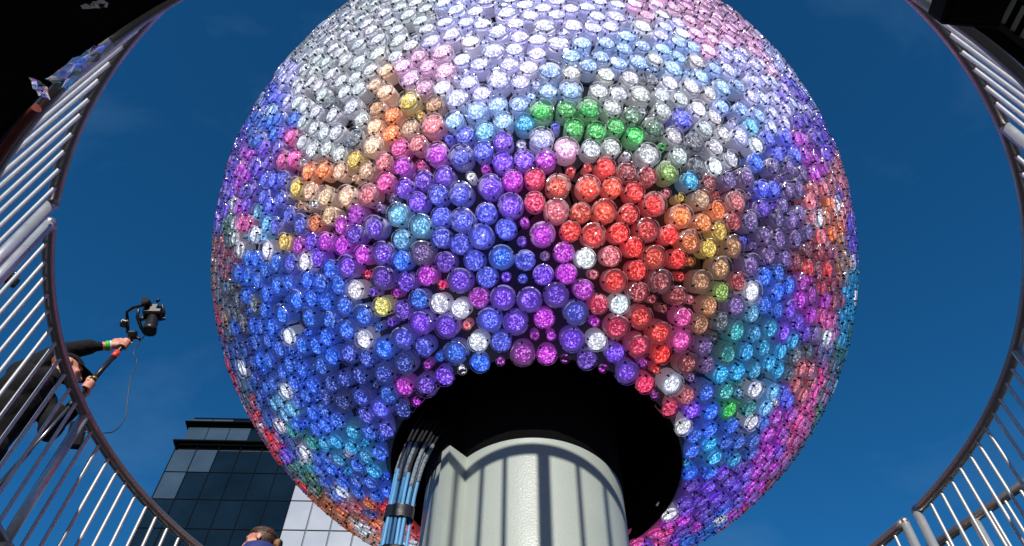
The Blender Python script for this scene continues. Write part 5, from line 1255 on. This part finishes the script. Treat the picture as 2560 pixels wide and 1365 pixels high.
# ---- small camera on a bracket beyond the left railing
dv = empty('small_camera', (-3.18, 3.05, 4.45))
D0 = Vector((-3.253, 3.11, 4.682)) * .985
DF = frame(Vector((.5, -.5, -.5)), (0, 0, 1))
m = MB()
m.box(D0, (.10, .06, .065), 0, DF, .008)
m.build('camera_body', M_cam, dv)
m = MB()
m.tube([D0 + DF @ Vector((.02, .02, 0)), D0 + DF @ Vector((.02, .062, 0))], .022, 14)
m.build('lens', M_cam, dv)
m = MB()
for (x, z) in ((-.02, .045), (.02, .047), (.0, .05)):
    m.ell(D0 + DF @ Vector((x, .01, z)), (.011, .011, .011), nu=10, nv=8)
m.build('pale_knobs', M_camhi, dv)
m = MB()
m.tube([D0 + Vector((0, 0, -.03)), D0 + Vector((-.03, .03, -1.0)), (D0.x - .03, D0.y + .03, DECK_Z + .01)], .009, 10)
for k in range(3):
    a = 2.1 * k
    m.tube([(D0.x - .03, D0.y + .03, 3.2), (D0.x - .03 + .3 * math.cos(a), D0.y + .03 + .3 * math.sin(a), DECK_Z)], .009, 8)
m.build('stand', M_cam, dv)
tag(dv, 'small black camera with pale knobs on a stand behind the left railing', 'camera')

# ---- woman at the bottom edge
wo = empty('person', (-1.66, 4.80, DECK_Z))
hc = Vector((-1.705, 4.790, 4.008))
WF = frame((-.96, -.06, -.10), (.02, .08, 1))
m = MB()
add_head(m, hc, WF, .98)
b0 = Vector((-1.645, 4.83, 3.70))
m.ell(b0, (.115, .185, .20), None, 20, 12)
m.ell(b0 + Vector((0, 0, -.27)), (.11, .15, .22), None, 20, 12)
m.ell(b0 + Vector((.01, 0, -.50)), (.125, .17, .16), None, 20, 12)
m.tube([hc + WF @ Vector((0, -.04, -.1)), b0 + Vector((0, 0, .1))], [.05, .10], 14)
for s in (-1, 1):
    sh = b0 + Vector((.01, s * .17, .10))
    el = sh + Vector((-.03, s * .06, -.28))
    wr = el + Vector((-.20, -s * .05, -.08))
    limb(m, [sh, el, wr], [.066, .052, .040])
    hd = wr + Vector((-.07, -s * .01, -.01))
    m.ell(hd, (.045, .018, .038), None, 12, 8)
    for q in range(4):
        z0 = .026 - .017 * q
        m.tube([hd + Vector((-.03, 0, z0)), hd + Vector((-.065, -s * .006, z0 - .004)), hd + Vector((-.085, -s * .020, z0 - .012))], [.0095, .0085, .0075], 8)
    m.tube([hd + Vector((.0, -s * .012, .03)), hd + Vector((-.025, -s * .03, .05)), hd + Vector((-.048, -s * .034, .052))], [.011, .010, .008], 8)
    hip = b0 + Vector((.01, s * .085, -.58))
    ft = Vector((b0.x + .02, b0.y + s * .10, 2.64))
    limb(m, [hip, (hip + ft) / 2 + Vector((-.02, 0, .02)), ft], [.090, .062, .046])
    m.ell(ft + Vector((-.06, 0, -.045)), (.12, .042, .045))


def paint_wo(c):
    if (WF.transposed() @ (c - hc)).z > -.135 and (c - hc).length < .19:
        return 1
    if c.x < b0.x - .215 and 3.2 < c.z < 3.6:
        return 1
    return 2 if c.z < 3.18 else 0


remeshed('body', m, [M_navy, M_skin, M_cloth], paint_wo, wo, .0075, 4)
add_eyes(hc, WF, wo, .98)
m = MB()                                  # hair drawn back over the skull
nn, rows = 28, 14
vs, keep = [], []
for j in range(rows + 1):
    t = math.pi * .80 * j / rows
    for i in range(nn):
        a = 2 * math.pi * i / nn
        rad_ = 1 + .012 * math.sin(i * 5.0)
        vs.append(hc + WF @ Vector((.083 * rad_ * math.sin(t) * math.cos(a), .103 * rad_ * math.sin(t) * math.sin(a) - .016, .030 + .095 * rad_ * math.cos(t))))
fs = []
for j in range(rows):
    for i in range(nn):
        f = (j * nn + i, (j + 1) * nn + i, (j + 1) * nn + (i + 1) % nn, j * nn + (i + 1) % nn)
        c = sum((Vector(vs[q]) for q in f), Vector()) / 4
        l_ = WF.transposed() @ (c - hc)
        if l_.y < .060 - max(0, .075 - l_.z) * .75:
            fs.append(f)
m.add(vs, fs, 0, True)
for q in range(46):                       # combed strands running back to the bun
    a = R(-78 + 156 * q / 45)
    rr = .004 + rs.uniform(0, .002)
    pts = []
    for k in range(8):
        t = k / 7
        y = .062 - .18 * t
        rad_ = math.sqrt(max(.02, 1 - ((y + .016) / .106) ** 2))
        pts.append(hc + WF @ Vector((.085 * math.sin(a) * rad_, y, .030 - .02 * t + .096 * math.cos(a) * rad_ * (1 if abs(a) < 1.2 else .8))))
    m.tube(pts, [rr * .5] + [rr] * 6 + [rr * .5], 5)
hair = m.build('hair', M_hair, wo)
m = MB()
bc = hc + WF @ Vector((0, -.130, -.012))
m.ell(bc, (.030, .034, .036), WF, 14, 10)
m.ell(bc + WF @ Vector((0, -.012, -.03)), (.024, .022, .03), WF, 12, 8)
m.build('hair_bun', M_bun, hair)
m = MB()                                  # high collar of the jacket
n = 32
vs = []
prof = [(.112, -.175), (.106, -.105), (.102, -.056), (.095, -.054), (.090, -.12)]
for (rad_, z) in prof:
    for q in range(n):
        a = 2 * math.pi * q / n
        dip = .022 * math.cos(a) if z > -.1 else 0
        vs.append(hc + Vector((.012 + rad_ * 1.08 * math.sin(a), .0 + rad_ * math.cos(a), z + .012 * math.sin(a) + dip * .3)))
fs = [(j * n + q, (j + 1) * n + q, (j + 1) * n + (q + 1) % n, j * n + (q + 1) % n) for j in range(len(prof) - 1) for q in range(n)]
m.add(vs, fs, 0, True)
m.build('jacket_collar', M_navy, wo)
tag(wo, 'person with brown hair in a bun and navy collar seen in profile at the bottom', 'person')

for o in bpy.data.objects:
    if '_base' in o:
        del o['_base']
scene.cycles.max_bounces = 6
scene.cycles.diffuse_bounces = 3
scene.cycles.glossy_bounces = 3
scene.cycles.transmission_bounces = 2
scene.cycles.sample_clamp_indirect = 4.0
